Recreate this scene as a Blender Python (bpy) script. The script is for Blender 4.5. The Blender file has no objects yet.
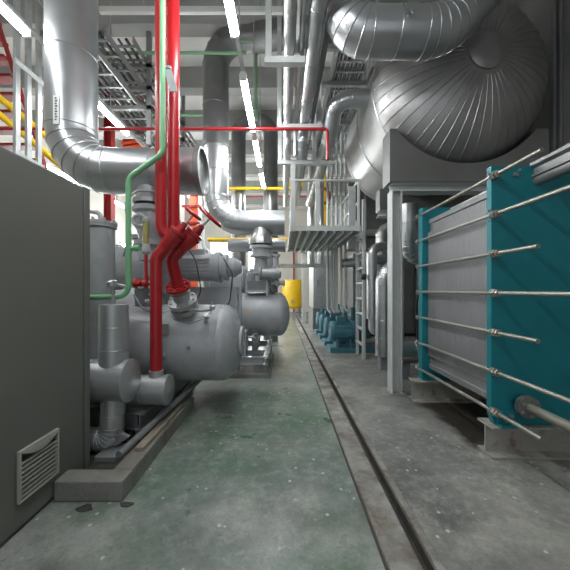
import bpy, bmesh, math, random
from mathutils import Vector, Matrix
random.seed(7)
PI = math.pi
V = Vector
COL = bpy.context.scene.collection
CX, CY, F, CH = 283.0, 290.0, 300.0, 1.4      # vanishing point, focal length in pixels, camera height


def at(px, py, y):
    """world point seen at pixel (px, py) at distance y"""
    return V(((px - CX) * y / F, y, CH - (py - CY) * y / F))


# ------------------------------------------------------------------ materials
def mat(name, col, rough=0.5, metal=0.0, var=0.12, vscale=3.0, bump=0.0, bscale=30.0, rvar=0.08,
        stain=None, stain_amt=0.0, stain_scale=2.0, emit=None, spec=0.5):
    m = bpy.data.materials.new(name)
    m.use_nodes = True
    nt = m.node_tree
    N, L = nt.nodes, nt.links
    b = N['Principled BSDF']
    b.inputs['Metallic'].default_value = metal
    b.inputs['Specular IOR Level'].default_value = spec
    tc = N.new('ShaderNodeTexCoord')
    n1 = N.new('ShaderNodeTexNoise')
    n1.inputs['Scale'].default_value = vscale
    n1.inputs['Detail'].default_value = 5
    L.new(tc.outputs['Object'], n1.inputs['Vector'])
    cr = N.new('ShaderNodeValToRGB')
    cr.color_ramp.elements[0].position = 0.3
    cr.color_ramp.elements[1].position = 0.7
    cr.color_ramp.elements[0].color = (*[c * (1 - var) for c in col], 1)
    cr.color_ramp.elements[1].color = (*[min(1, c * (1 + var)) for c in col], 1)
    L.new(n1.outputs['Fac'], cr.inputs['Fac'])
    out = cr.outputs['Color']
    if stain:
        n2 = N.new('ShaderNodeTexNoise')
        n2.inputs['Scale'].default_value = stain_scale
        n2.inputs['Detail'].default_value = 8
        n2.inputs['Roughness'].default_value = 0.65
        L.new(tc.outputs['Object'], n2.inputs['Vector'])
        r2 = N.new('ShaderNodeValToRGB')
        r2.color_ramp.elements[0].position = 0.62 - 0.3 * stain_amt
        r2.color_ramp.elements[1].position = 0.80 - 0.3 * stain_amt
        L.new(n2.outputs['Fac'], r2.inputs['Fac'])
        mx = N.new('ShaderNodeMixRGB')
        L.new(r2.outputs['Color'], mx.inputs['Fac'])
        L.new(out, mx.inputs['Color1'])
        mx.inputs['Color2'].default_value = (*stain, 1)
        out = mx.outputs['Color']
    L.new(out, b.inputs['Base Color'])
    mr = N.new('ShaderNodeMapRange')
    mr.inputs['To Min'].default_value = max(0.02, rough - rvar)
    mr.inputs['To Max'].default_value = min(1, rough + rvar)
    L.new(n1.outputs['Fac'], mr.inputs['Value'])
    L.new(mr.outputs['Result'], b.inputs['Roughness'])
    if bump > 0:
        n3 = N.new('ShaderNodeTexNoise')
        n3.inputs['Scale'].default_value = bscale
        n3.inputs['Detail'].default_value = 3
        L.new(tc.outputs['Object'], n3.inputs['Vector'])
        bp = N.new('ShaderNodeBump')
        bp.inputs['Strength'].default_value = bump
        bp.inputs['Distance'].default_value = 0.02
        L.new(n3.outputs['Fac'], bp.inputs['Height'])
        L.new(bp.outputs['Normal'], b.inputs['Normal'])
    if emit:
        b.inputs['Emission Color'].default_value = (*emit[0], 1)
        b.inputs['Emission Strength'].default_value = emit[1]
    return m


def floor_mat(name, base, worn, tint=None, wet=0.35, stain_shade=False):
    """worn painted concrete: two noises of wear, dark blotches, pale chips"""
    m = bpy.data.materials.new(name)
    m.use_nodes = True
    nt = m.node_tree
    N, L = nt.nodes, nt.links
    b = N['Principled BSDF']
    tc = N.new('ShaderNodeTexCoord')

    def noise(scale, detail=6, rough=0.6, off=0.0):
        mp = N.new('ShaderNodeMapping')
        mp.inputs['Location'].default_value = (off, off * 1.7, 0)
        L.new(tc.outputs['Object'], mp.inputs['Vector'])
        n = N.new('ShaderNodeTexNoise')
        n.inputs['Scale'].default_value = scale
        n.inputs['Detail'].default_value = detail
        n.inputs['Roughness'].default_value = rough
        L.new(mp.outputs['Vector'], n.inputs['Vector'])
        return n.outputs['Fac']

    def ramp(f, a, c):
        r = N.new('ShaderNodeValToRGB')
        r.color_ramp.elements[0].position = a
        r.color_ramp.elements[1].position = c
        L.new(f, r.inputs['Fac'])
        return r.outputs['Color']

    def mix(f, c1, c2, amt=1.0, mode='MIX'):
        x = N.new('ShaderNodeMixRGB')
        x.blend_type = mode
        if amt != 1.0:
            mm = N.new('ShaderNodeMath')
            mm.operation = 'MULTIPLY'
            mm.inputs[1].default_value = amt
            L.new(f, mm.inputs[0])
            f = mm.outputs[0]
        L.new(f, x.inputs['Fac'])
        for s, c in (('Color1', c1), ('Color2', c2)):
            if isinstance(c, tuple):
                x.inputs[s].default_value = (*c, 1)
            else:
                L.new(c, x.inputs[s])
        return x.outputs['Color']
    c = mix(ramp(noise(0.9, 8, 0.66), 0.43, 0.60), base, worn)
    if tint:
        c = mix(ramp(noise(0.8, 6, 0.65, 4.3), 0.49, 0.60), c, tint, 0.8)
    c = mix(ramp(noise(1.7, 9, 0.72, 9.1), 0.50, 0.68), c, tuple(v * 0.38 for v in worn), 0.7)
    c = mix(ramp(noise(14, 5, 0.7, 2.2), 0.50, 0.68), c, tuple(v * 1.4 for v in worn), 0.35)
    c = mix(ramp(noise(45, 6, 0.75, 5.2), 0.50, 0.72), c, tuple(v * 0.5 for v in base), 0.55)
    c = mix(ramp(noise(6, 8, 0.8, 6.6), 0.53, 0.66), c, tuple(v * 1.25 for v in worn), 0.5)
    vo = N.new('ShaderNodeTexVoronoi')
    vo.inputs['Scale'].default_value = 10.0
    L.new(tc.outputs['Object'], vo.inputs['Vector'])
    inv = N.new('ShaderNodeMath')
    inv.operation = 'LESS_THAN'
    inv.inputs[1].default_value = 0.12
    L.new(vo.outputs['Distance'], inv.inputs[0])
    keep = N.new('ShaderNodeMath')
    keep.operation = 'MULTIPLY'
    L.new(inv.outputs[0], keep.inputs[0])
    L.new(ramp(noise(5.0, 2, 0.5, 7.7), 0.46, 0.52), keep.inputs[1])
    c = mix(ramp(noise(0.55, 7, 0.7, 12.5), 0.50, 0.64), c, tuple(v * 0.55 for v in base), 0.6)
    c = mix(keep.outputs[0], c, (0.60, 0.60, 0.55), 0.85)
    if stain_shade:                                   # exchanger's shade painted into the slab colour, together with a brown damp stain
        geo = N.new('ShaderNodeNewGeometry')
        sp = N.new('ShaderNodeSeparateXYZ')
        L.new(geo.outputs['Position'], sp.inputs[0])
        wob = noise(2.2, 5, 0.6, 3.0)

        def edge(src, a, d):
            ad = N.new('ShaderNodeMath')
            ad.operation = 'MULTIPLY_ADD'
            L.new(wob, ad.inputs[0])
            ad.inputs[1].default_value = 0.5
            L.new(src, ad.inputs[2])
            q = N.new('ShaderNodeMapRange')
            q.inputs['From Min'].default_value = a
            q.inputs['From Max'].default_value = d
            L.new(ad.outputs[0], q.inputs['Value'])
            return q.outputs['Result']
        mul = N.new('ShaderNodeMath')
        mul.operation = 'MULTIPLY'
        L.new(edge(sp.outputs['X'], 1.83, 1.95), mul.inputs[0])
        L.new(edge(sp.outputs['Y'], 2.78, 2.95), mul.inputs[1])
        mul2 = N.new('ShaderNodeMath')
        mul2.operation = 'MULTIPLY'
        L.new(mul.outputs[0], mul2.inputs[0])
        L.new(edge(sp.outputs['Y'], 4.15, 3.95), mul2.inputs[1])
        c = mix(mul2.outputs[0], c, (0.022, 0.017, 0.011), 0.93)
    L.new(c, b.inputs['Base Color'])
    mr = N.new('ShaderNodeMapRange')
    mr.inputs['To Min'].default_value = wet - 0.13
    mr.inputs['To Max'].default_value = wet + 0.25
    L.new(noise(2.3, 6, 0.6, 1.1), mr.inputs['Value'])
    L.new(mr.outputs['Result'], b.inputs['Roughness'])
    bp = N.new('ShaderNodeBump')
    bp.inputs['Strength'].default_value = 0.25
    bp.inputs['Distance'].default_value = 0.01
    L.new(noise(35, 5, 0.7), bp.inputs['Height'])
    L.new(bp.outputs['Normal'], b.inputs['Normal'])
    return m


M = {}
M['green_floor'] = floor_mat('green_floor', (0.165, 0.21, 0.18), (0.35, 0.355, 0.325), (0.075, 0.15, 0.09), 0.27)
M['grey_floor'] = floor_mat('grey_floor', (0.185, 0.19, 0.18), (0.37, 0.355, 0.315), (0.075, 0.08, 0.078), 0.42, stain_shade=True)
M['kerb'] = mat('kerb_concrete', (0.30, 0.29, 0.262), 0.7, var=0.3, vscale=7, bump=0.5, bscale=40, stain=(0.15, 0.125, 0.10), stain_amt=0.55, stain_scale=4)
M['plinth'] = mat('plinth_concrete', (0.235, 0.23, 0.21), 0.8, var=0.22, vscale=4, bump=0.4, bscale=35, stain=(0.15, 0.12, 0.085), stain_amt=0.3)
M['dirt'] = mat('dark_dirt', (0.055, 0.05, 0.042), 0.7, var=0.4, vscale=8, bump=0.5, bscale=25)
M['wood'] = mat('weathered_wood', (0.27, 0.235, 0.185), 0.8, var=0.25, vscale=9)
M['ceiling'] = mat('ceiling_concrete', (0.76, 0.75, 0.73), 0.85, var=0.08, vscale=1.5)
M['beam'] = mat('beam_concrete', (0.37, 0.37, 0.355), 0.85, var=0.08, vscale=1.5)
M['wall'] = mat('cream_wall', (0.66, 0.63, 0.57), 0.8, var=0.07, vscale=0.8)
M['wall_grey'] = mat('grey_wall', (0.27, 0.27, 0.25), 0.8, var=0.18, vscale=0.9)
M['clad'] = mat('aluminium_cladding', (0.46, 0.47, 0.48), 0.33, 0.9, var=0.06, vscale=4, bump=0.03, bscale=4, rvar=0.09)
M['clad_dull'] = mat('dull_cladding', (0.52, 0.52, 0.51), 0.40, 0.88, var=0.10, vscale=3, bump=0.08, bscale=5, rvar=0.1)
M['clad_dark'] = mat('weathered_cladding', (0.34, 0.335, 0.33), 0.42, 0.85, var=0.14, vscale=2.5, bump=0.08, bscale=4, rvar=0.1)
M['clad_shade'] = mat('shaded_cladding', (0.23, 0.23, 0.23), 0.36, 0.85, var=0.14, vscale=2.5, bump=0.08, bscale=4, rvar=0.1)  # darker cladding copy for the unlit upper pipes, shade set in the colour
M['wrap'] = mat('painted_wrap', (0.45, 0.46, 0.465), 0.38, 0.6, var=0.08, vscale=4, bump=0.05, bscale=9)
M['grey'] = mat('grey_paint', (0.41, 0.42, 0.435), 0.27, 0.0, var=0.06, vscale=4, rvar=0.06)
M['grey_dark'] = mat('dark_grey_paint', (0.20, 0.205, 0.21), 0.45, var=0.12, vscale=5)
M['steel'] = mat('galvanised_steel', (0.50, 0.51, 0.51), 0.42, 0.7, var=0.12, vscale=9)
M['pale_steel'] = mat('pale_painted_steel', (0.50, 0.52, 0.505), 0.5, var=0.08, vscale=4, stain=(0.28, 0.22, 0.16), stain_amt=0.1, stain_scale=4)
M['saddle'] = mat('saddle_sheet', (0.22, 0.217, 0.21), 0.42, 0.6, var=0.1, vscale=2)
M['rod'] = mat('zinc_rod', (0.34, 0.325, 0.285), 0.36, 0.65, var=0.1, vscale=8)
M['teal'] = mat('teal_paint', (0.004, 0.185, 0.22), 0.45, var=0.08, vscale=3)
M['blue'] = mat('pump_blue_paint', (0.055, 0.17, 0.22), 0.45, var=0.15, vscale=5)
M['plates'] = mat('plate_edges', (0.27, 0.268, 0.275), 0.5, 0.45, var=0.08, vscale=4)
M['rust'] = mat('rusty_beam_paint', (0.33, 0.325, 0.29), 0.6, var=0.12, vscale=5, stain=(0.20, 0.09, 0.04), stain_amt=0.3, stain_scale=7)
M['red'] = mat('red_paint', (0.40, 0.013, 0.017), 0.3, var=0.1, vscale=5, rvar=0.05)
M['red_dull'] = mat('red_steel_paint', (0.27, 0.015, 0.014), 0.5, var=0.12, vscale=4)
M['orange'] = mat('orange_red_paint', (0.80, 0.11, 0.035), 0.5, var=0.12, vscale=5)
M['green'] = mat('green_pipe_paint', (0.20, 0.47, 0.235), 0.38, var=0.07, vscale=5)
M['green_far'] = mat('dark_green_pipe_paint', (0.20, 0.40, 0.22), 0.45, var=0.07, vscale=5)
M['yellow'] = mat('yellow_paint', (0.80, 0.50, 0.012), 0.4, var=0.08, vscale=3)
M['cabinet'] = mat('grey_green_cabinet', (0.158, 0.158, 0.140), 0.45, var=0.04, vscale=3, bump=0.04, bscale=120)
M['cabinet_rim'] = mat('cabinet_edge_paint', (0.145, 0.15, 0.135), 0.42, var=0.04, vscale=3)
M['vent'] = mat('pale_vent_plastic', (0.42, 0.42, 0.37), 0.5, var=0.05, vscale=6)
M['black'] = mat('black_rubber', (0.02, 0.02, 0.02), 0.55, var=0.2)
M['cable'] = mat('dark_cable', (0.045, 0.045, 0.045), 0.55, var=0.4, vscale=8)
M['tray'] = mat('dark_tray_steel', (0.25, 0.25, 0.245), 0.5, 0.5, var=0.15, vscale=6)
M['white'] = mat('white_paint', (0.72, 0.72, 0.70), 0.5, var=0.04)
M['sight'] = mat('amber_sight_glass', (0.40, 0.36, 0.13), 0.2, 0.2, var=0.15, vscale=20)
M['tan_pipe'] = mat('tan_drain_pipe', (0.27, 0.255, 0.21), 0.45, 0.2, var=0.1)
M['lamp'] = mat('lamp_diffuser', (0.9, 0.9, 0.9), 0.4, emit=((0.93, 0.98, 1.0), 44.0), var=0.01)
M['ink'] = mat('label_ink', (0.03, 0.03, 0.04), 0.6)
M['glass'] = mat('window_daylight', (0.8, 0.85, 0.9), 0.3, emit=((0.95, 0.98, 1.0), 7.0), var=0.02)


# ------------------------------------------------------------------ mesh builder
class MB:
    def __init__(s):
        s.bm = bmesh.new()
        s.mi = 0

    def v(s, p):
        return s.bm.verts.new(p)

    def f(s, vs):
        try:
            q = s.bm.faces.new(vs)
            q.material_index = s.mi
            q.smooth = True
            return q
        except ValueError:
            return None

    def box(s, x0, x1, y0, y1, z0, z1):
        p = [s.v((x, y, z)) for z in (z0, z1) for y in (y0, y1) for x in (x0, x1)]
        for q in ((0, 2, 3, 1), (4, 5, 7, 6), (0, 1, 5, 4), (1, 3, 7, 5), (3, 2, 6, 7), (2, 0, 4, 6)):
            s.f([p[i] for i in q])
        return s

    def bar(s, a, b, w, h, up=(0, 0, 1)):
        a, b = V(a), V(b)
        t = (b - a).normalized()
        u = V(up)
        if abs(t.dot(u)) > 0.98:
            u = V((0, 1, 0))
        sd = t.cross(u).normalized()
        u = sd.cross(t).normalized()
        p = []
        for c in (a, b):
            for i, j in ((-1, -1), (1, -1), (1, 1), (-1, 1)):
                p.append(s.v(c + sd * (w / 2 * i) + u * (h / 2 * j)))
        for q in ((3, 2, 1, 0), (4, 5, 6, 7), (0, 1, 5, 4), (1, 2, 6, 5), (2, 3, 7, 6), (3, 0, 4, 7)):
            s.f([p[i] for i in q])
        return s

    @staticmethod
    def frame(t):
        t = V(t).normalized()
        u = V((0, 0, 1)) if abs(t.z) < 0.9 else V((0, 1, 0))
        a = t.cross(u).normalized()
        return t, a, t.cross(a).normalized()

    def ring(s, c, a, b, r, seg):
        return [s.v(V(c) + a * (r * math.cos(2 * PI * i / seg)) + b * (r * math.sin(2 * PI * i / seg))) for i in range(seg)]

    def skin(s, r0, r1):
        n = len(r0)
        for i in range(n):
            s.f([r0[i], r0[(i + 1) % n], r1[(i + 1) % n], r1[i]])

    def lathe(s, prof, o, axis, seg=24, cap=True):
        """prof: (radius, distance along axis)"""
        t, a, b = MB.frame(axis)
        o = V(o)
        rings = [s.ring(o + t * d, a, b, max(r, 1e-4), seg) for r, d in prof]
        for i in range(len(rings) - 1):
            s.skin(rings[i], rings[i + 1])
        if cap:
            s.f(list(reversed(rings[0])))
            s.f(rings[-1])
        return s

    def cyl(s, a, b, r, seg=16):
        a, b = V(a), V(b)
        return s.lathe([(r, 0), (r, (b - a).length)], a, b - a, seg)

    def torus(s, c, axis, R, r, seg=28, ss=8, arc=None):
        t, a, b = MB.frame(axis)
        c = V(c)
        rings = []
        n = seg if arc is None else seg + 1
        for i in range(n):
            th = 2 * PI * i / seg if arc is None else arc[0] + (arc[1] - arc[0]) * i / seg
            d = a * math.cos(th) + b * math.sin(th)
            rings.append([s.v(c + d * (R + r * math.cos(2 * PI * j / ss)) + t * (r * math.sin(2 * PI * j / ss))) for j in range(ss)])
        for i in range(n if arc is None else n - 1):
            s.skin(rings[i], rings[(i + 1) % n])
        return s

    def path(s, pts, bend, n):
        pts = [V(p) for p in pts]
        out, corner = [pts[0]], [False]
        for i in range(1, len(pts) - 1):
            p, c, q = pts[i - 1], pts[i], pts[i + 1]
            d1, d2 = (c - p).normalized(), (q - c).normalized()
            ang = d1.angle(d2)
            if ang < 0.02:
                continue
            br = bend[i - 1] if isinstance(bend, (list, tuple)) else bend
            tl = min(br * math.tan(ang / 2), 0.49 * (c - p).length if i > 1 else 0.98 * (c - p).length,
                     0.49 * (q - c).length if i < len(pts) - 2 else 0.98 * (q - c).length)
            rr = tl / math.tan(ang / 2)
            nrm = (d2 - d1 * d1.dot(d2)).normalized()
            cen = c - d1 * tl + nrm * rr
            for k in range(n + 1):
                th = ang * k / n
                out.append(cen - nrm * (rr * math.cos(th)) + d1 * (rr * math.sin(th)))
                corner.append(True)
        out.append(pts[-1])
        corner.append(False)
        return out, corner

    def tube(s, pts, r, bend=0.1, seg=20, n=6, bead=0.0, every=0.0, cap=True):
        P, C = s.path(pts, bend, n)
        T = []
        for i in range(len(P)):
            a = P[max(i - 1, 0)]
            b = P[min(i + 1, len(P) - 1)]
            T.append((b - a).normalized())
        t0, u, w = MB.frame(T[0])
        rings = []
        for i, p in enumerate(P):
            if i:
                u = (u - T[i] * u.dot(T[i])).normalized()
                w = T[i].cross(u).normalized()
            rings.append(s.ring(p, u, w, r, seg))
        for i in range(len(rings) - 1):
            s.skin(rings[i], rings[i + 1])
        if cap:
            s.f(list(reversed(rings[0])))
            s.f(rings[-1])
        if bead:
            for i, p in enumerate(P):
                if C[i]:
                    s.torus(p, T[i], r, bead, seg, 6)
            if every:
                for i in range(len(P) - 1):
                    d = (P[i + 1] - P[i])
                    k = int(d.length / every)
                    for j in range(1, k + 1):
                        q = P[i] + d * (j / (k + 1))
                        s.torus(q, d, r, bead, seg, 6)
        return s

    def prism(s, poly, vec):
        a = [s.v(p) for p in poly]
        b = [s.v(V(p) + V(vec)) for p in poly]
        s.f(list(reversed(a)))
        s.f(b)
        n = len(a)
        for i in range(n):
            s.f([a[i], a[(i + 1) % n], b[(i + 1) % n], b[i]])
        return s

    def ibeam(s, a, b, w, h, tf=0.014, tw=0.01, up=(0, 0, 1)):
        """steel I section from a to b, centred, flanges along up"""
        a, b = V(a), V(b)
        t = (b - a).normalized()
        u = V(up).normalized()
        sd = t.cross(u).normalized()
        pr = [(-w / 2, -h / 2), (w / 2, -h / 2), (w / 2, -h / 2 + tf), (tw / 2, -h / 2 + tf), (tw / 2, h / 2 - tf),
              (w / 2, h / 2 - tf), (w / 2, h / 2), (-w / 2, h / 2), (-w / 2, h / 2 - tf), (-tw / 2, h / 2 - tf),
              (-tw / 2, -h / 2 + tf), (-w / 2, -h / 2 + tf)]
        return s.prism([a + sd * x + u * y for x, y in pr], b - a)

    def build(s, name, m, parent=None, bevel=0.0, sharp=32):
        bm = s.bm
        bmesh.ops.recalc_face_normals(bm, faces=bm.faces[:])
        for e in bm.edges:
            if len(e.link_faces) == 2 and e.calc_face_angle(0) > math.radians(sharp):
                e.smooth = False
        if parent is not None:
            r = parent
            while r.parent:
                r = r.parent
            off = r.location.copy()
        else:
            xs = [v.co for v in bm.verts]
            off = V(((min(c.x for c in xs) + max(c.x for c in xs)) / 2, (min(c.y for c in xs) + max(c.y for c in xs)) / 2, min(c.z for c in xs)))
        for v in bm.verts:
            v.co -= off
        me = bpy.data.meshes.new(name)
        bm.to_mesh(me)
        bm.free()
        for q in (m if isinstance(m, (list, tuple)) else [m]):
            me.materials.append(q)
        o = bpy.data.objects.new(name, me)
        COL.objects.link(o)
        if parent is not None:
            o.parent = parent
        else:
            o.location = off
        if bevel:
            bv = o.modifiers.new('bevel', 'BEVEL')
            bv.width = bevel
            bv.segments = 2
            bv.limit_method = 'ANGLE'
        return o


def thing(name, label, cat, loc, group=None):
    o = bpy.data.objects.new(name, None)
    o.empty_display_size = 0.1
    o.location = V(loc)
    COL.objects.link(o)
    return tag(o, label, cat, group)


def tag(o, label, cat, group=None):
    o['label'] = label
    o['category'] = cat
    if group:
        o['group'] = group
    return o


def struct(o):
    o['kind'] = 'structure'
    return o


def hexnut(c, axis, r, h):
    return MB().lathe([(r, -h / 2), (r, h / 2)], c, axis, 6)


# ================================================================== SETTING
WL, WR, WB, WF, CEIL = -7.5, 4.0, 19.0, -4.0, 6.5
gx0, gx1 = 0.70, 0.765                                        # drain slot
b = MB().box(WL, 0.512, WF, WB, -0.2, 0)
struct(b.build('floor', M['green_floor']))
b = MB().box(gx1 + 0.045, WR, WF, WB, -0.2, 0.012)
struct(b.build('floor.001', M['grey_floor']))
b = MB().box(0.53, gx0, WF, 15, -0.2, 0.012)
struct(b.build('trim_1', M['kerb'], bevel=0.006))             # kerb strip beside the drain
b = MB().box(gx1, gx1 + 0.045, WF, 15, -0.2, 0.014)
struct(b.build('trim_2', M['kerb'], bevel=0.006))             # far lip of the drain
b = MB().box(gx0, gx1, WF, 15, -0.2, -0.07).box(gx1 - 0.004, gx1, WF, 15, -0.07, -0.012).box(gx0, gx0 + 0.004, WF, 15, -0.07, -0.012).box(0.512, 0.53, WF, 15, -0.2, -0.012)
struct(b.build('trim_3', M['dirt']))                          # bed of the drain
b = MB().box(0.512, gx1 + 0.045, 15, WB, -0.2, 0.012)
struct(b.build('trim_4', M['kerb']))
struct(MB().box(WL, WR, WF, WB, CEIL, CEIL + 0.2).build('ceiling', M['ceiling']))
struct(MB().box(WR, WR + 0.2, WF, WB, -0.2, CEIL).build('wall_right', M['wall_grey']))
struct(MB().box(WL - 0.2, WL, WF, WB, -0.2, CEIL).build('wall_left', M['wall']))
struct(MB().box(WL, WR, WB, WB + 0.2, -0.2, CEIL).build('wall_back', M['wall']))
struct(MB().box(WL, -4.5, WF - 0.2, WF, -0.2, CEIL).box(-4.5, WR, WF - 0.2, WF, 4.8, CEIL).box(3.2, WR, WF - 0.2, WF, -0.2, 4.8).build('wall_front', M['wall']))   # opening behind the viewer, added to let world light in as fill
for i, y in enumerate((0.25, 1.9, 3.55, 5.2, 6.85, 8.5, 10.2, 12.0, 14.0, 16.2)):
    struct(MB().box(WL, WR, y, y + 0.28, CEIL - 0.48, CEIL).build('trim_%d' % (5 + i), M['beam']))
# windows high on the left wall and the far wall
for i, (y0, y1) in enumerate(((8.2, 10.0), (11.0, 12.8), (13.8, 15.6))):
    w = struct(MB().box(WL - 0.01, WL + 0.02, y0, y1, 1.6, 3.6).build('window_%d' % (i + 1), M['glass']))
    fr = MB()
    for q in (y0, (y0 + y1) / 2, y1):
        fr.box(WL, WL + 0.06, q - 0.03, q + 0.03, 1.6, 3.6)
    for z in (1.6, 2.6, 3.6):
        fr.box(WL, WL + 0.06, y0, y1, z - 0.03, z + 0.03)
    fr.build('window_frame', M['white'], w)
for i, (x0, x1) in enumerate(((-4.6, -3.0), (-2.2, -0.6))):
    w = struct(MB().box(x0, x1, WB - 0.02, WB + 0.01, 2.6, 4.4).build('window_%d' % (i + 4), M['glass']))
    fr = MB()
    for q in (x0, (x0 + x1) / 2, x1):
        fr.box(q - 0.03, q + 0.03, WB - 0.06, WB, 2.6, 4.4)
    for z in (2.6, 3.5, 4.4):
        fr.box(x0, x1, WB - 0.06, WB, z - 0.03, z + 0.03)
    fr.build('window_frame', M['white'], w)

# ================================================================== CONTROL CABINET (left foreground)
FX = -1.52
cab = thing('control_cabinet', 'tall grey green control cabinet in the left foreground with a louvred vent', 'cabinet', (-1.97, 1.6, 0))
MB().box(-2.42, FX - 0.02, 0.7, 2.36, 0.0, 2.19).build('body', M['cabinet'], cab, 0.006)
MB().box(FX - 0.02, FX, 0.72, 2.285, 0.03, 2.175).build('door', M['cabinet'], cab, 0.006)
MB().box(FX - 0.02, FX + 0.004, 2.293, 2.36, 0.0, 2.19).build('corner_post', M['cabinet_rim'], cab, 0.005)
y0, y1, z0, z1 = 1.71, 2.015, 0.175, 0.475
vn = MB()
fw = 0.014
vn.box(FX, FX + 0.02, y0, y1, z1 - fw, z1).box(FX, FX + 0.02, y0, y1, z0, z0 + fw)
vn.box(FX, FX + 0.02, y0, y0 + fw, z0 + fw, z1 - fw).box(FX, FX + 0.02, y1 - fw, y1, z0 + fw, z1 - fw)
vent = vn.build('vent', M['vent'], cab, 0.003)
MB().box(FX, FX + 0.002, y0 + fw, y1 - fw, z0 + fw, z1 - fw).build('vent_backing', M['black'], vent)
lv = MB()
for k in range(8):
    z = z0 + 0.032 + k * 0.027
    lv.prism([(FX + 0.002, y0 + fw, z), (FX + 0.002, y0 + fw, z + 0.005), (FX + 0.018, y0 + fw, z + 0.003), (FX + 0.018, y0 + fw, z - 0.004)], (0, y1 - y0 - 2 * fw, 0))
lv.build('louvres', M['vent'], vent)
pts = [(FX + 0.016, y0 + fw, z1 - fw)]
for k in range(13):
    t = k / 12
    pts.append((FX + 0.016, y0 + fw + (y1 - y0 - 2 * fw) * t, z1 - fw - 0.045 * math.sin(PI * t) - 0.002))
pts.append((FX + 0.016, y1 - fw, z1 - fw))
MB().prism(pts, (0.008, 0, 0)).build('vent_hood', M['vent'], vent)

# ================================================================== UNIT 1 BASE
pl = MB()
pl.box(-1.515, -1.06, 1.98, 2.12, 0, 0.135)
pl.box(-1.2, -1.06, 2.12, 3.45, 0, 0.135)
pl.box(-2.75, -1.06, 3.45, 3.58, 0, 0.135)
pl.mi = 1
pl.box(-1.515, -1.2, 2.12, 3.45, 0, 0.03)
pl.box(-2.75, -1.515, 2.38, 3.45, 0, 0.03)
tag(pl.build('concrete_plinth', [M['plinth'], M['dirt']], bevel=0.008), 'low stained concrete kerb plinth beside the tall control cabinet', 'plinth')
sk = thing('compressor_skid', 'dark steel skid rails lying inside the nearest concrete plinth', 'skid', (-1.8, 3.2, 0.03))
MB().ibeam((-1.3, 2.72, 0.20), (-1.3, 4.25, 0.20), 0.09, 0.16, up=(0, 0, 1)).build('rail', M['grey_dark'], sk)
MB().ibeam((-2.35, 2.45, 0.20), (-2.35, 4.25, 0.20), 0.09, 0.16).build('rail', M['grey_dark'], sk)
for y in (2.78, 3.2, 4.2):
    MB().ibeam((-2.3, y, 0.20), (-1.345, y, 0.20), 0.08, 0.15).build('cross_beam', M['grey_dark'], sk)
for x in (-1.3, -2.35):
    MB().box(x - 0.05, x + 0.05, 3.3, 3.44, 0.03, 0.12).build('packer', M['grey_dark'], sk)
    MB().box(x - 0.05, x + 0.05, 4.1, 4.25, 0.0, 0.12).build('packer', M['grey_dark'], sk)
    if x > -2:
        MB().box(x - 0.05, x + 0.05, 2.74, 2.86, 0.03, 0.12).build('packer', M['grey_dark'], sk)
tag(MB().bar((-1.13, 2.35, 0.15), (-1.11, 3.3, 0.15), 0.07, 0.03).build('timber_batten', M['wood'], bevel=0.004), 'weathered timber batten lying on the near concrete plinth rim', 'batten')
tag(MB().cyl((-1.23, 2.25, 0.165), (-0.99, 4.3, 0.30), 0.028, 12).build('drain_pipe', M['grey_dark']), 'thin dark drain pipe lying along the near skid rail', 'pipe')

# ================================================================== VESSELS
def hvessel(x0, x1, y, z, R, hd, group, label, saddles, zbase):
    t = thing('separator_vessel', label, 'vessel', ((x0 + x1) / 2, y, zbase), group)
    prof = []
    for k in range(11):
        a = PI / 2 * k / 10
        prof.append((R * math.sin(a), -hd * math.cos(a)))
    L = x1 - x0 - 2 * hd
    back = [(R * math.sin(PI / 2 * k / 10), L + hd * math.cos(PI / 2 * k / 10)) for k in range(10, -1, -1)]
    mb = MB().lathe(prof + back, (x0 + hd, y, z), (1, 0, 0), 48)
    mb.build('shell', M['grey'], t, sharp=40)
    MB().torus((x1 - hd - 0.02, y, z), (1, 0, 0), R, 0.004, 48, 6).build('weld_seam', M['grey'], t)
    for sx in saddles:
        s = MB()
        pts = []
        for k in range(13):
            a = PI * (1.18 + 0.64 * k / 12)
            pts.append((sx, y + R * math.cos(a), z + R * math.sin(a)))
        pts += [(sx, y + R * 0.8, zbase), (sx, y - R * 0.8, zbase)]
        s.prism(pts, (0.1, 0, 0))
        s.build('saddle', M['grey_dark'], t)
    return t


v1 = hvessel(-2.3, -0.485, 3.55, 0.79, 0.44, 0.21, 'horizontal separator vessels', 'large grey horizontal vessel with domed end nearest the cabinet', (-1.35, -2.2), 0.28)
ax = V((-0.06, -0.57, 0.82)).normalized()
n0 = V((-1.06, 3.30, 1.14))
MB().lathe([(0.075, -0.08), (0.075, 0.10)], n0, ax, 24).build('nozzle', M['grey'], v1)
MB().lathe([(0.075, 0.06), (0.145, 0.07), (0.145, 0.115), (0.10, 0.118), (0.10, 0.145), (0.15, 0.145), (0.15, 0.19), (0.085, 0.20), (0.10, 0.27), (0.10, 0.30), (0.085, 0.31), (0.085, 0.345)], n0, ax, 28).build('flange', M['steel'], v1)
t_, a_, b_ = MB.frame(ax)
for k in range(8):
    a = 2 * PI * k / 8
    c = n0 + ax * 0.13 + (a_ * math.cos(a) + b_ * math.sin(a)) * 0.125
    MB().cyl(c - ax * 0.08, c + ax * 0.085, 0.012, 8).build('bolt', M['steel'], v1)
MB().lathe([(0.02, 0), (0.02, 0.08), (0.03, 0.08), (0.03, 0.11)], (-0.82, 3.19, 1.06), (0.2, -0.5, 0.6), 14).build('small_nozzle', M['steel'], v1)
MB().tube([(-1.02, 3.12, 1.2), (-0.84, 3.08, 1.19), (-0.72, 3.06, 1.2)], 0.016, 0.05, 10).build('gauge_line', M['steel'], v1)
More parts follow.
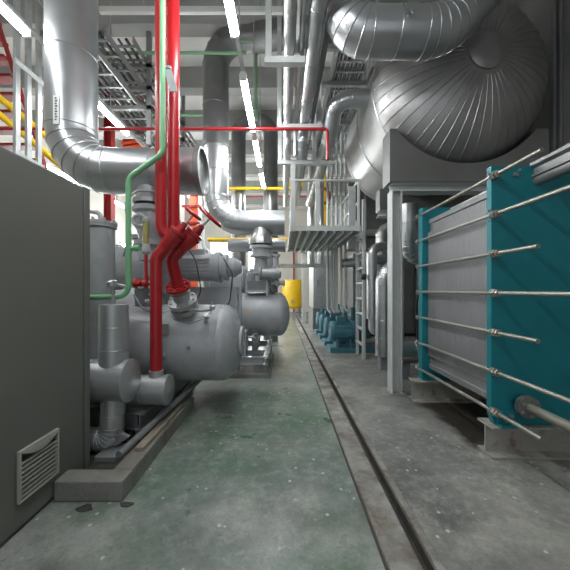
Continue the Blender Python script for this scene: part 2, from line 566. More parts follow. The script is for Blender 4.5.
MB().lathe([(0.02, 0), (0.03, 0.005), (0.03, 0.04), (0.012, 0.05), (0.012, 0.08)], (-0.72, 3.06, 1.2), (0, -0.2, 1), 14).build('needle_valve', M['steel'], v1)
for x in (-1.25, -0.78):
    MB().torus((x, 3.55, 0.79), (1, 0, 0), 0.44, 0.004, 48, 6).build('weld_seam', M['grey'], v1)
MB().cyl((-0.98, 3.20, 0.80), (-0.98, 3.08, 0.80), 0.017, 10).build('plug', M['grey_dark'], v1)
MB().box(-1.35, -1.18, 3.098, 3.113, 0.95, 1.05).build('name_plate', M['steel'], v1)
MB().tube([(-0.72, 3.06, 1.2), (-0.78, 3.04, 1.12), (-0.95, 3.04, 1.05), (-1.12, 3.06, 1.1)], 0.004, 0.08, 6, 5).build('sensor_wire', M['grey_dark'], v1)
MB().lathe([(0.11, -0.02), (0.13, 0.07), (0.13, 0.10), (0.175, 0.10), (0.175, 0.13), (0.10, 0.14)], (-0.60, 3.55, 0.80), (1, 0, 0), 30).build('end_flange', M['grey'], v1)

v2 = hvessel(-1.45, 0.125, 5.6, 0.95, 0.40, 0.19, 'horizontal separator vessels', 'far grey horizontal vessel with domed end and small yellow sticker', (-0.55, -1.2), 0.33)
MB().box(-0.615, -0.565, 5.205, 5.212, 0.99, 1.05).build('sticker', M['yellow'], v2)
tag(MB().box(-1.7, -0.2, 4.75, 6.6, 0, 0.07).build('concrete_plinth', M['plinth'], bevel=0.006), 'thin concrete pad under the farther compressor skid', 'plinth')
s2 = thing('compressor_skid', 'open grey steel skid frame under the farther vessel', 'skid', (-0.9, 5.6, 0.07))
for x in (-0.28, -1.6):
    MB().ibeam((x, 4.78, 0.265), (x, 6.5, 0.265), 0.08, 0.13).build('rail', M['grey'], s2)
    for y in (4.85, 6.4):
        MB().box(x - 0.045, x + 0.045, y - 0.05, y + 0.05, 0.07, 0.2).build('foot', M['grey_dark'], s2)
for y in (4.84, 5.4, 6.4):
    MB().ibeam((-1.56, y, 0.265), (-0.32, y, 0.265), 0.08, 0.12).build('cross_beam', M['grey'], s2)
for k in range(5):
    MB().box(-0.50, -0.33, 4.92 + k * 0.07, 4.95 + k * 0.07, 0.325, 0.345).build('tread_bar', M['grey_dark'], s2)
MB().box(-0.66, -0.6, 4.85, 5.15, 0.33, 0.72).build('bracket_plate', M['grey'], s2)
MB().cyl((-0.22, 5.1, 0.33), (-0.22, 5.1, 0.62), 0.012, 8).build('stay_rod', M['steel'], s2)
hw = thing('drain_valve', 'small grey handwheel valve beside the far skid bracket', 'valve', (-0.52, 4.95, 0.47))
MB().torus((-0.45, 4.88, 0.62), (0.7, -0.7, 0), 0.07, 0.009, 20, 6).build('handwheel', M['grey'], hw)
MB().cyl((-0.6, 5.03, 0.62), (-0.45, 4.88, 0.62), 0.02, 10).build('body', M['grey'], hw)

# ================================================================== COMPRESSORS
def compressor(label, x0, xs, x1, y, z, R, ped, group):
    t = thing('screw_compressor', label, 'compressor', ((x0 + x1) / 2, y, ped[4]), group)
    MB().lathe([(R * 0.55, 0), (R * 0.85, 0.02), (R * 0.85, 0.06), (R, 0.08), (R, 0.14), (R * 0.9, 0.16), (R * 0.9, xs - x0 - 0.12),
                (R * 1.02, xs - x0 - 0.12), (R * 1.02, xs - x0 - 0.04), (R * 0.8, xs - x0)], (x0, y, z), (1, 0, 0), 36).build('housing', M['grey'], t)
    ml = x1 - xs
    r = R * 0.62
    MB().lathe([(r * 0.9, 0), (r, 0.02), (r, ml * 0.58), (r * 1.12, ml * 0.58), (r * 1.12, ml * 0.66), (r * 0.8, ml * 0.66), (r * 0.8, ml * 0.72),
                (r * 0.95, ml * 0.72), (r * 0.95, ml * 0.78), (r * 0.7, ml * 0.80), (r * 0.7, ml * 0.9), (r * 0.55, ml * 0.94), (r * 0.4, ml)],
               (xs, y, z), (1, 0, 0), 32).build('motor', M['grey'], t)
    fb = MB()
    for k in range(5):
        a = PI * (0.95 + 0.3 * k / 4)
        fb.box(xs + 0.05, xs + ml * 0.52, y - r - 0.012, y - r * 0.9, z - 0.09 + k * 0.045, z - 0.08 + k * 0.045)
    fb.build('cooling_fins', M['grey'], t)
    MB().box(xs + 0.06, xs + ml * 0.42, y - r * 0.55, y + r * 0.5, z + r * 0.6, z + r * 1.25).build('terminal_box', M['grey'], t, 0.01)
    MB().box(*ped).build('pedestal', M['grey'], t, 0.008)
    MB().lathe([(R * 0.5, 0), (R * 0.5, 0.1), (R * 0.7, 0.1), (R * 0.7, 0.15)], ((x0 + xs) / 2, y, z + R * 0.85), (0, 0, 1), 28).build('suction_flange', M['grey'], t)
    return t


c1 = compressor('grey screw compressor and motor behind the nearest vessel', -2.3, -1.35, -0.55, 3.98, 1.70, 0.30, (-2.0, -0.62, 4.03, 4.28, 0.28, 1.44), 'screw compressors')
MB().box(-1.62, -1.32, 3.60, 3.72, 1.35, 1.95).build('gearbox_cover', M['grey'], c1, 0.02)
c2 = compressor('grey screw compressor above the far vessel', -1.5, -0.7, -0.12, 5.75, 1.62, 0.24, (-1.4, -0.72, 5.98, 6.25, 0.33, 1.45), 'screw compressors')
tag(MB().box(-0.80, -0.68, 4.86, 4.94, 0.33, 1.62).build('frame_post', M['grey'], bevel=0.004), 'flat grey upright post standing left of the far vessel', 'post')
fr = c2
MB().box(-0.66, -0.28, 5.3, 5.55, 1.36, 1.40).build('tray', M['grey'], fr)
MB().box(-0.66, -0.28, 5.3, 5.32, 1.40, 1.56).build('front_plate', M['grey_dark'], fr)
for x in (-0.66, -0.30):
    MB().box(x, x + 0.03, 5.28, 5.31, 1.30, 1.62).build('upright', M['grey'], fr)
tag(MB().lathe([(0.03, 0), (0.05, 0.02), (0.05, 0.08), (0.02, 0.09), (0.02, 0.2), (0.06, 0.2), (0.06, 0.22)], (-0.2, 5.45, 1.335), (0, 0, 1), 16).build('stop_valve', M['grey_dark']), 'small dark stop valve on top of the far vessel end', 'valve')
for i, (px, py, r, lab) in enumerate(((275, 275, 0.07, 'small round grey fitting beside the far suction valve, upper one'), (279, 283, 0.06, 'small round grey fitting beside the far suction valve, lower one'))):
    p = at(px, py, 5.4)
    tag(MB().lathe([(r * 0.5, -0.32), (r * 0.5, -0.05), (r, -0.05), (r, 0.0), (r * 0.6, 0.0), (r * 0.6, 0.06), (r * 0.9, 0.06), (r * 0.9, 0.1)], p, (1, -0.2, 0), 16).build('pipe_fitting', M['grey']), lab, 'fitting')

for i, (pts, lab) in enumerate((
        ([(-1.2, 3.75, 1.95), (-1.05, 3.62, 1.75), (-0.98, 3.6, 1.4), (-1.1, 3.72, 1.2)], 'thin dark cable looping over the nearest compressor motor'),
        ([(-0.75, 3.78, 1.8), (-0.62, 3.7, 1.6), (-0.66, 3.72, 1.25), (-0.8, 3.78, 1.1)], 'thin dark cable hanging from the end of the nearest compressor motor'),
        ([(-0.3, 5.25, 1.62), (-0.2, 5.2, 1.5), (-0.24, 5.22, 1.38), (-0.1, 5.35, 1.32)], 'thin dark cable on top of the far vessel'))):
    tag(MB().tube(pts, 0.008, 0.12, 8, 5).build('power_cable', M['cable'], sharp=50), lab, 'cable')
MB().box(-1.53, -1.47, 3.34, 3.70, 1.36, 1.41).build('panel_bracket', M['grey'], c1)
gp = MB().box(-1.62, -1.38, 3.28, 3.34, 1.22, 1.55).build('gauge_panel', M['grey_dark'], c1, 0.005)
for k in range(2):
    MB().lathe([(0.045, 0), (0.045, 0.02), (0.038, 0.022)], (-1.55 + 0.11 * k, 3.28, 1.46), (0, -1, 0), 20).build('dial', M['white'], gp)
for px, py, r, lab in ((85, 508.5, 0.05, 'dark clump of dirt on the floor before the plinth, nearer the cabinet'), (126, 505, 0.042, 'dark clump of dirt on the floor at the plinth corner')):
    p = at(px, py, CH * F / (py - CY))
    c = MB()
    o = [V((p.x + r * (1 + 0.25 * math.sin(3 * a + px)) * math.cos(a), p.y + 0.6 * r * (1 + 0.2 * math.cos(2 * a + px)) * math.sin(a), 0)) for a in [2 * PI * k / 14 for k in range(14)]]
    c.prism(o, (0, 0, 0.006))
    tag(c.build('dirt_clump', M['dirt']), lab, 'dirt')
# ================================================================== SUCTION HEADERS (silver risers)
oc_ = thing('oil_cooler', 'grey horizontal cooler shell on legs in the shade behind the nearest compressor', 'cooler', (-2.6, 5.0, 0))
MB().lathe([(0.2, 0), (0.33, 0.04), (0.38, 0.12), (0.38, 0.2), (0.42, 0.2), (0.42, 0.25), (0.38, 0.25), (0.38, 1.25), (0.42, 1.25), (0.42, 1.3), (0.36, 1.42), (0.2, 1.5)], (-3.35, 5.0, 1.15), (1, 0, 0), 36).build('shell', M['grey'], oc_)
for x in (-3.0, -2.2):
    MB().box(x - 0.05, x + 0.05, 4.75, 5.25, 0, 0.86).build('leg', M['grey_dark'], oc_)
h1 = thing('suction_header', 'big shiny silver insulated riser with elbow and round end cap, nearest left', 'pipe', (-2.39, 3.4, 2.4), 'insulated suction headers')
MB().tube([(-2.39, 3.4, CEIL), (-2.39, 3.4, 2.74), (-0.93, 3.4, 2.74)], 0.252, 0.46, 36, 6, 0.007, 0.9).build('insulated_pipe', M['clad'], h1, sharp=13)
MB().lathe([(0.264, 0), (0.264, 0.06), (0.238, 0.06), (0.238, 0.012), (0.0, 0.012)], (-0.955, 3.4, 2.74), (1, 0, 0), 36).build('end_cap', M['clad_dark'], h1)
d = V((52 - CX, 0, 0))
lb = thing('x', '', '', (0, 0, 0)) if False else None
p = at(60, 113, 3.2)
ang = math.atan2(-0.245, 1)
nrm = V((p.x + 2.39, p.y - 3.4, 0)).normalized()
tn = V((0, 0, 1)).cross(nrm)
base = V((-2.39, 3.4, 0)) + nrm * 0.2545
zc = p.z
lp = MB().prism([base + tn * -0.03 + V((0, 0, zc - 0.15)), base + tn * 0.03 + V((0, 0, zc - 0.15)), base + tn * 0.03 + V((0, 0, zc + 0.15)), base + tn * -0.03 + V((0, 0, zc + 0.15))], nrm * 0.006).build('label_plate', M['white'], h1)
ik = MB()
for k in range(9):
    z = zc - 0.11 + k * 0.028
    o = base + nrm * 0.006
    ik.prism([o + tn * -0.013 + V((0, 0, z)), o + tn * (0.005 + 0.008 * (k % 2)) + V((0, 0, z)), o + tn * (0.005 + 0.008 * (k % 2)) + V((0, 0, z + 0.016)), o + tn * -0.013 + V((0, 0, z + 0.016))], nrm * 0.0015)
ik.build('lettering', M['ink'], lp)

h2 = thing('suction_header', 'second silver riser with elbow, dark towards the ceiling, above far vessel', 'pipe', (-1.23, 5.5, 2.4), 'insulated suction headers')
MB().tube([(2.6, 5.1, 5.98), (-1.23, 5.5, 5.98), (-1.23, 5.5, 4.0)], 0.235, 0.48, 30, 6, 0.007, 1.0).build('upper_pipe', M['clad_shade'], h2, sharp=13)
MB().tube([(-1.23, 5.5, 4.0), (-1.23, 5.5, 2.63), (0.03, 5.5, 2.63)], 0.225, 0.48, 30, 6, 0.007, 0.8).build('insulated_pipe', M['clad'], h2, sharp=13)
tag(MB().tube([(-1.1, 6.05, 2.3), (0.05, 6.05, 2.3)], 0.135, 0.2, 24, 6, 0.006, 0.4).build('insulated_pipe', M['clad']), 'short silver pipe running just under and behind the second header', 'pipe')
h3 = thing('riser_loop', 'dark silver inverted U pipe loop rising behind the aisle lights', 'pipe', (-0.78, 8.3, 0))
MB().tube([(-1.23, 8.3, 0.0), (-1.23, 8.3, 6.1), (-0.34, 8.3, 6.1), (-0.34, 8.3, 0.0)], 0.2, 0.42, 28, 7, 0.006, 1.0).build('insulated_pipe', M['clad_shade'], h3, sharp=13)

# valves under the headers
s1 = thing('suction_valve', 'grey suction valve hanging under the nearest silver header', 'valve', (-1.5, 3.4, 1.6), 'suction valves')
MB().lathe([(0.16, 0), (0.16, 0.10), (0.14, 0.14), (0.19, 0.14), (0.19, 0.19), (0.12, 0.19)], (-1.5, 3.4, 2.55), (0, 0, -1), 28).build('neck', M['clad'], s1)
MB().lathe([(0.17, 0), (0.17, 0.03)], (-1.5, 3.4, 2.36), (0, 0, -1), 28).build('gasket', M['black'], s1)
MB().lathe([(0.19, 0), (0.19, 0.05), (0.15, 0.07), (0.17, 0.2), (0.13, 0.32), (0.12, 0.38), (0.18, 0.38), (0.18, 0.43), (0.12, 0.45), (0.12, 0.6)], (-1.5, 3.4, 2.33), (0, 0, -1), 28).build('body', M['grey'], s1)
MB().torus((-1.53, 3.2, 2.14), (0.2, -1, 0), 0.06, 0.022, 24, 8).build('lifting_eye', M['grey'], s1)
MB().lathe([(0.10, 0), (0.10, 0.14), (0.13, 0.14), (0.13, 0.17)], (-1.36, 3.4, 2.1), (1, 0, 0), 20).build('bonnet', M['grey'], s1)
s2v = thing('suction_valve', 'grey suction valve with flared neck under the second header', 'valve', (-0.4, 5.45, 1.4), 'suction valves')
MB().lathe([(0.10, 0), (0.17, 0.1), (0.215, 0.24), (0.215, 0.30)], (-0.4, 5.4, 2.52), (0, 0, -1), 10).build('neck', M['clad_dull'], s2v)
MB().lathe([(0.18, 0), (0.18, 0.03)], (-0.4, 5.4, 2.22), (0, 0, -1), 28).build('gasket', M['black'], s2v)
MB().lathe([(0.2, 0), (0.2, 0.05), (0.165, 0.05), (0.165, 0.16), (0.2, 0.16), (0.2, 0.2), (0.11, 0.22), (0.13, 0.36), (0.12, 0.46), (0.15, 0.46), (0.15, 0.5), (0.1, 0.52), (0.1, 0.72)], (-0.4, 5.4, 2.19), (0, 0, -1), 28).build('body', M['grey'], s2v)
MB().lathe([(0.13, 0), (0.13, 0.03), (0.09, 0.05), (0.09, 0.3), (0.12, 0.3), (0.12, 0.34)], (-0.42, 5.32, 1.7), (1, 0, 0), 20).build('side_outlet', M['grey'], s2v)
MB().lathe([(0.07, 0), (0.07, 0.04), (0.05, 0.05), (0.05, 0.2), (0.08, 0.2), (0.08, 0.24)], (-0.13, 5.42, 1.8), (0, 0, 1), 16).build('relief_valve', M['grey'], s2v)

# ================================================================== RED PIPES
rp = thing('red_pipe', 'left one of the two tall red pipes, leading to the left handwheel', 'pipe', at(161, 230, 2.85), 'tall red riser pipes')
MB().tube([(-1.165, 2.85, CEIL), at(161, 231, 2.85), at(173, 240, 2.87)], 0.052, 0.13, 20, 6).build('pipe', M['red'], rp, sharp=30)
rp2 = thing('red_pipe', 'right one of the two tall red pipes, leading to the right handwheel', 'pipe', at(173.5, 230, 2.95), 'tall red riser pipes')
MB().tube([(at(173.5, 230, 2.98).x, 2.98, CEIL), at(173.5, 234, 2.98), at(188, 243, 2.98)], 0.058, 0.13, 20, 6).build('pipe', M['red'], rp2, sharp=30)


def valve(label, p, q, wr, wheel, r, group):
    """angled globe valve: body from p to q, stem out to the wheel"""
    t = thing('globe_valve', label, 'valve', p, group)
    d = (q - p).normalized()
    L = (q - p).length
    MB().lathe([(r, 0), (r * 1.12, 0.02), (r * 1.3, L * 0.30), (r * 1.3, L * 0.52), (r * 1.5, L * 0.52), (r * 1.5, L * 0.52 + 0.03), (r * 1.2, L * 0.52 + 0.032), (r * 1.2, L * 0.52 + 0.04), (r * 1.5, L * 0.52 + 0.042), (r * 1.5, L * 0.52 + 0.07),
                (r * 0.85, L * 0.52 + 0.074), (r * 0.5, L)], p, d, 22).build('body', M['red'], t)
    MB().lathe([(r * 0.5, 0), (r * 0.5, 0.02), (r * 0.35, 0.025), (r * 0.35, 0.035)], q, d, 14).build('bonnet', M['red'], t)
    MB().cyl(q, wheel, 0.013, 10).build('stem', M['steel'], t)
    d = (wheel - q).normalized()
    w = MB().torus(wheel, d, wr, 0.015, 30, 8).lathe([(0.018, -0.012), (0.018, 0.015)], wheel, d, 12)
    tt, a, b2 = MB.frame(d)
    for k in range(4):
        e = a * math.cos(PI / 2 * k + 0.4) + b2 * math.sin(PI / 2 * k + 0.4)
        w.bar(wheel + e * 0.012, wheel + e * (wr - 0.003), 0.018, 0.010)
    w.build('handwheel', M['red'], t)
    return t


rl = thing('red_pipe', 'red pipe dropping from the left valve into the grey insulated header', 'pipe', at(156, 372, 2.85))
MB().tube([(-1.205, 2.85, 0.605), at(156, 258, 2.85), at(174, 237, 2.86)], 0.055, 0.14, 20, 7).build('pipe', M['red'], rl, sharp=30)
valve('left red globe valve with its handwheel tilted up to the right', at(164, 248, 2.86), at(183.5, 226, 2.855), 0.078, at(193.3, 214, 2.85), 0.056, 'red globe valves')
rr = thing('red_pipe', 'red bend rising from the vessel flange into the right valve', 'pipe', n0 + ax * 0.35)
pf = n0 + ax * 0.345
p1 = at(171, 262, 2.98)
MB().tube([pf, pf + ax * 0.05, at(171.5, 259, 2.99), at(190, 239, 2.975)], 0.062, 0.11, 20, 7).build('pipe', M['red'], rr, sharp=30)
MB().lathe([(0.07, 0), (0.125, 0.0), (0.125, 0.032), (0.075, 0.036), (0.068, 0.06)], pf, ax, 28).build('flange', M['red'], rr)
for k in range(8):
    a = 2 * PI * (k + 0.5) / 8
    c = pf + ax * 0.03 + (a_ * math.cos(a) + b_ * math.sin(a)) * 0.098
    hexnut(c + ax * 0.008, ax, 0.016, 0.024).build('bolt', M['red'], rr)
valve('right red globe valve with larger handwheel above the vessel flange', at(181, 248, 2.98), at(200.5, 228, 2.965), 0.13, at(210.5, 217, 2.955), 0.062, 'red globe valves')

# green pipe
g = thing('green_pipe', 'pale green pipe jogging left in front of the silver header', 'pipe', at(128, 296, 2.7))
MB().tube([(at(162.5, 0, 2.7).x, 2.7, CEIL), at(162.5, 154, 2.7), at(128.5, 178, 2.7), at(128.5, 296.5, 2.7), at(60, 298, 2.7)], 0.0245, 0.10, 16, 6).build('pipe', M['green'], g, sharp=30)
MB().tube([at(128.5, 248, 2.7), at(138, 248, 2.72)], 0.02, 0.1, 12).build('branch', M['green'], g)
MB().lathe([(0.03, 0), (0.03, 0.04)], at(135, 248, 2.715), (1, 0.02, 0), 12).build('union', M['green'], g)
tag(MB().prism([at(163, 67, 2.77), at(171, 68, 2.77), at(178, 92, 2.77), at(170, 91, 2.77)], (0, 0.008, 0)).bar(at(163, 67, 2.775), at(171, 68, 2.775), 0.03, 0.02).build('pipe_bracket', M['grey']), 'slanted grey steel bracket clamped across the red and green risers', 'bracket')

gx = at(146, 248, 2.86)
sg = thing('sight_gauge', 'amber sight glass gauge standing between green pipe and red pipes', 'gauge', (gx.x, 2.86, 1.7))
MB().cyl((gx.x, 2.86, at(0, 244, 2.86).z), (gx.x, 2.86, at(0, 222, 2.86).z), 0.030, 18).build('sight_glass', M['sight'], sg)
MB().lathe([(0.018, 0), (0.034, 0.02), (0.034, 0.09), (0.03, 0.1)], (gx.x, 2.86, at(0, 254.5, 2.86).z), (0, 0, 1), 18).build('lower_fitting', M['grey'], sg)
MB().lathe([(0.034, 0), (0.034, 0.03), (0.015, 0.05)], (gx.x, 2.86, at(0, 222, 2.86).z), (0, 0, 1), 18).build('top_cap', M['grey'], sg)
rd = thing('drain_pipe', 'thin red drain pipe with flanged red valve under the sight gauge', 'pipe', (gx.x, 2.86, 1.45))
MB().tube([(gx.x, 2.86, at(0, 255, 2.86).z), (gx.x, 2.86, at(0, 284, 2.86).z), (-1.22, 2.85, at(0, 284, 2.86).z)], 0.016, 0.03, 12).build('pipe', M['red'], rd)
zz = at(0, 284, 2.86).z
MB().lathe([(0.04, 0), (0.04, 0.02), (0.022, 0.025), (0.028, 0.06), (0.022, 0.095), (0.04, 0.1), (0.04, 0.12)], (gx.x - 0.11, 2.86, zz), (1, 0, 0), 18).build('valve_body', M['red'], rd)
MB().lathe([(0.018, 0), (0.018, 0.06), (0.032, 0.06), (0.032, 0.07)], (gx.x - 0.05, 2.86, zz), (0, -1, 0.4), 14).build('handle', M['red'], rd)

# ================================================================== GREY INSULATED PIPES (lower left)
i1 = thing('insulated_header', 'big round capped insulated pipe low beside the cabinet edge', 'pipe', (-1.45, 2.58, 0.06))
MB().tube([(-2.5, 2.58, 0.625), (-1.33, 2.58, 0.625)], 0.175, 0.1, 32, 6, 0.005, 0.3).build('pipe', M['wrap'], i1, sharp=13)
MB().lathe([(0.183, 0), (0.183, 0.035), (0.165, 0.045), (0.0, 0.05)], (-1.345, 2.58, 0.625), (1, 0, 0), 32).build('end_cap', M['wrap'], i1)
MB().tube([(-1.455, 2.58, 0.70), (-1.455, 2.58, 1.275)], 0.118, 0.1, 28, 6, 0.004, 0.2).build('upper_branch', M['wrap'], i1, sharp=13)
MB().tube([(-1.455, 2.58, 0.55), (-1.455, 2.55, 0.135), (-2.3, 2.55, 0.135)], 0.095, 0.10, 26, 6, 0.004, 0.15).build('lower_branch', M['wrap'], i1, sharp=13)
MB().box(-1.50, -1.33, 2.38, 2.60, 0.03, 0.075).build('foot', M['wrap'], i1, 0.004)
MB().prism([(-1.42, 2.52, 0.08), (-1.30, 2.52, 0.16), (-1.36, 2.52, 0.19), (-1.42, 2.52, 0.19)], (0, 0.04, 0)).build('gusset', M['wrap'], i1)
i2 = thing('insulated_header', 'smaller capped grey insulated pipe at the foot of the red pipe', 'pipe', (-1.3, 2.85, 0.3))
MB().tube([(-2.4, 2.85, 0.455), (-1.10, 2.85, 0.455)], 0.137, 0.1, 30, 6, 0.004, 0.25).build('pipe', M['wrap'], i2, sharp=13)
MB().lathe([(0.143, 0), (0.143, 0.03), (0.128, 0.036), (0.0, 0.04)], (-1.11, 2.85, 0.455), (1, 0, 0), 30).build('end_cap', M['wrap'], i2)
MB().cyl((-1.205, 2.85, 0.56), (-1.205, 2.85, 0.64), 0.066, 20).build('socket', M['wrap'], i2)
MB().box(-1.62, -1.5, 2.79, 2.91, 0.28, 0.34).build('support', M['grey_dark'], i2)
se = thing('temperature_sensor', 'small silver sensor head on the vertical insulated pipe by the cabinet', 'sensor', (-1.455, 2.56, 1.275))
MB().cyl((-1.462, 2.58, 1.275), (-1.462, 2.58, 1.42), 0.012, 10).build('stem', M['steel'], se)
MB().lathe([(0.02, 0), (0.045, 0.012), (0.048, 0.05), (0.03, 0.065), (0.0, 0.07)], (-1.462, 2.58, 1.42), (-0.25, -0.1, 1), 18).build('head', M['clad'], se)
MB().cyl((-1.44, 2.58, 1.45), (-1.36, 2.58, 1.43), 0.014, 10).build('cable_gland', M['steel'], se)
fv = thing('filter_vessel', 'slim upright grey cylinder vessel with bolted lid behind the cabinet', 'vessel', (-1.79, 2.95, 0.25))
MB().lathe([(0.05, 0), (0.10, 0.03), (0.125, 0.09), (0.125, 1.76)], (-1.79, 2.95, 0.25), (0, 0, 1), 30).build('shell', M['grey'], fv)
MB().lathe([(0.14, 0), (0.14, 0.03), (0.145, 0.03), (0.145, 0.055), (0.10, 0.06)], (-1.79, 2.95, 2.01), (0, 0, 1), 30).build('lid', M['grey'], fv)
for k in range(8):
    a = 2 * PI * k / 8
    hexnut(V((-1.79 + 0.125 * math.cos(a), 2.95 + 0.125 * math.sin(a), 2.075)), (0, 0, 1), 0.013, 0.03).build('bolt', M['steel'], fv)
MB().tube([(-1.79, 2.95, 2.06), (-1.79, 2.95, 2.16), (-2.1, 2.95, 2.2)], 0.022, 0.06, 12).build('outlet_pipe', M['grey'], fv)
tag(MB().lathe([(0.14, 0), (0.14, 1.0), (0.11, 1.08), (0.03, 1.13)], (-2.14, 2.92, 0.30), (0, 0, 1), 26).build('filter_housing', M['grey']), 'second grey filter cylinder with domed top half hidden by the cabinet', 'vessel')
tag(MB().tube([(-1.66, 3.12, 1.75), (-1.58, 3.1, 2.0), (-1.64, 3.1, 2.3), (-1.52, 3.12, 2.44), (-1.34, 3.2, 2.45)], 0.011, 0.12, 10, 6).build('flexible_conduit', M['wrap']), 'thin grey conduit looping up beside the nearest suction valve', 'conduit')
tag(MB().tube([(-1.37, 2.75, 1.36), (-1.30, 2.78, 1.22), (-1.2, 2.95, 1.17), (-1.12, 3.0, 1.2)], 0.009, 0.1, 8, 6).build('sensor_cable', M['wrap']), 'grey sensor cable sagging behind the lower red pipe', 'cable')
cv = thing('service_valve', 'small silver service valve between the green pipe and lower red pipe', 'valve', (-1.28, 2.95, 1.2))
MB().lathe([(0.03, 0), (0.03, 0.02), (0.018, 0.03), (0.026, 0.07), (0.018, 0.11), (0.03, 0.12), (0.03, 0.14)], (-1.36, 2.98, 1.28), (1, 0, 0), 14).build('body', M['steel'], cv)
MB().torus((-1.28, 2.94, 1.36), (0, -0.5, 1), 0.03, 0.007, 16, 6).build('handwheel', M['steel'], cv)
MB().cyl((-1.29, 2.98, 1.28), (-1.28, 2.94, 1.36), 0.008, 8).build('stem', M['steel'], cv)
lv_ = thing('drain_valve', 'small grey valve hanging between the two capped insulated pipes', 'valve', (-1.25, 2.72, 0.7))
MB().lathe([(0.028, 0), (0.028, 0.02), (0.016, 0.03), (0.024, 0.06), (0.016, 0.09), (0.028, 0.10), (0.028, 0.12)], (-1.30, 3.02, 0.73), (1, 0, 0), 14).build('body', M['steel'], lv_)
MB().torus((-1.24, 2.98, 0.80), (0.2, -0.8, 0.5), 0.035, 0.007, 16, 6).build('handwheel', M['steel'], lv_)

# ================================================================== PLATE HEAT EXCHANGER (right)
hx = thing('plate_heat_exchanger', 'large teal plate heat exchanger with long clamping rods on the right', 'heat exchanger', (2.25, 3.1, 0.27))
HY = 2.5
MB().prism([(1.765, HY, 0.36), (1.80, HY, 0.275), (2.72, HY, 0.275), (2.755, HY, 0.36), (2.755, HY, 2.435), (1.765, HY, 2.435)], (0, 0.058, 0)).build('front_plate', M['teal'], hx, 0.003)
MB().prism([(1.765, 3.74, 0.275), (2.755, 3.74, 0.275), (2.755, 3.74, 2.43), (1.765, 3.74, 2.43)], (0, 0.10, 0)).build('rear_plate', M['teal'], hx, 0.003)
pk = MB()
N_ = 84
for k in range(N_):
    y = HY + 0.06 + (3.735 - HY - 0.06) * k / N_
    w = 0.0118
    dx = 0.0015 * (k % 2)
    z0_, z1_ = 0.43, 2.275
    # each plate: notched near top and bottom where it hangs on the bars
    poly = [(1.845 + dx, y, z0_), (2.68, y, z0_), (2.68, y, z1_), (1.845 + dx, y, z1_), (1.845 + dx, y, z1_ - 0.05), (1.86 + dx, y, z1_ - 0.06), (1.86 + dx, y, z1_ - 0.15),
            (1.83 + dx, y, z1_ - 0.16), (1.83 + dx, y, z0_ + 0.16), (1.86 + dx, y, z0_ + 0.15), (1.86 + dx, y, z0_ + 0.06), (1.845 + dx, y, z0_ + 0.05)]
    pk.prism(poly, (0, w, 0))
pk.build('plate_pack', M['plates'], hx)
zs = [2.345, 2.025, 1.70, 1.375, 1.05, 0.725, 0.395]
front = [2.02, 1.2, 2.05, 1.2, 2.05, 1.2, 2.02]
for z, fy in zip(zs, front):
    r_ = MB().cyl((1.775, fy, z), (1.775, 3.92, z), 0.0165, 14).build('clamping_rod', M['rod'], hx)
    MB().lathe([(0.035, 0), (0.035, 0.012)], (1.775, HY - 0.001, z), (0, -1, 0), 20).build('washer', M['rod'], r_)
    hexnut(V((1.775, HY - 0.032, z)), (0, 1, 0), 0.034, 0.036).build('nut', M['rod'], r_)
    hexnut(V((1.775, HY - 0.068, z)), (0, 1, 0), 0.03, 0.022).build('lock_nut', M['rod'], r_)
    hexnut(V((1.775, 3.865, z)), (0, 1, 0), 0.034, 0.04).build('nut', M['rod'], r_)
    MB().torus((1.775, fy + 0.004, z), (0, 1, 0), 0.0145, 0.003, 14, 6).build('end_collar', M['steel'], r_)
cb = MB()
cb.prism([(2.10, 2.5, 2.34), (2.215, 2.5, 2.34), (2.215, 2.5, 2.36), (2.19, 2.5, 2.36), (2.19, 2.5, 2.41), (2.24, 2.5, 2.43), (2.24, 2.5, 2.455), (2.09, 2.5, 2.455), (2.09, 2.5, 2.43), (2.12, 2.5, 2.41), (2.12, 2.5, 2.36), (2.10, 2.5, 2.36)], (0, -1.5, 0))
cb.cyl((2.155, 2.5, 2.315), (2.155, 1.0, 2.315), 0.045, 20)
cb.build('carrying_bar', M['tray'], hx)
MB().ibeam((2.16, 2.56, 2.36), (2.16, 3.74, 2.36), 0.09, 0.12).build('carrying_bar', M['steel'], hx)
MB().ibeam((2.26, 2.56, 0.385), (2.26, 3.74, 0.385), 0.08, 0.08).build('guide_bar', M['steel'], hx)
pn = V((2.02, HY, 0.45))
MB().cyl(pn + V((0, -0.085, 0)), pn + V((0, -1.4, 0)), 0.037, 20).build('drain_nozzle', M['tan_pipe'], hx)
fl = MB().lathe([(0.055, 0), (0.055, 0.03), (0.088, 0.03), (0.088, 0.06), (0.088, 0.085), (0.04, 0.088)], pn, (0, -1, 0), 28).build('nozzle_flange', M['tray'], hx)
for k in range(6):
    a = 2 * PI * (k + 0.5) / 6
    hexnut(pn + V((0.066 * math.cos(a), -0.093, 0.066 * math.sin(a))), (0, 1, 0), 0.012, 0.018).build('bolt', M['rod'], fl)
ft = MB().box(1.80, 1.95, HY - 0.02, HY, 0.275, 0.40).box(1.80, 1.95, HY - 0.07, HY - 0.02, 0.275, 0.292).build('foot_bracket', M['teal'], hx, 0.004)
for x, z in ((1.825, 0.36), (1.915, 0.36), (1.87, 0.318)):
    hexnut(V((x, HY - 0.028, z)), (0, 1, 0), 0.015, 0.018).build('bolt', M['rod'], ft)
for x in (1.83, 2.0, 2.3):
    hexnut(V((x, HY - 0.006, 2.385 if x < 2 else 2.40)), (0, 1, 0), 0.012, 0.014).build('bolt', M['grey_dark'], hx)
MB().lathe([(0.02, 0), (0.02, 0.02)], (1.965, HY, 2.36), (0, -1, 0), 16).build('plug', M['tray'], hx)
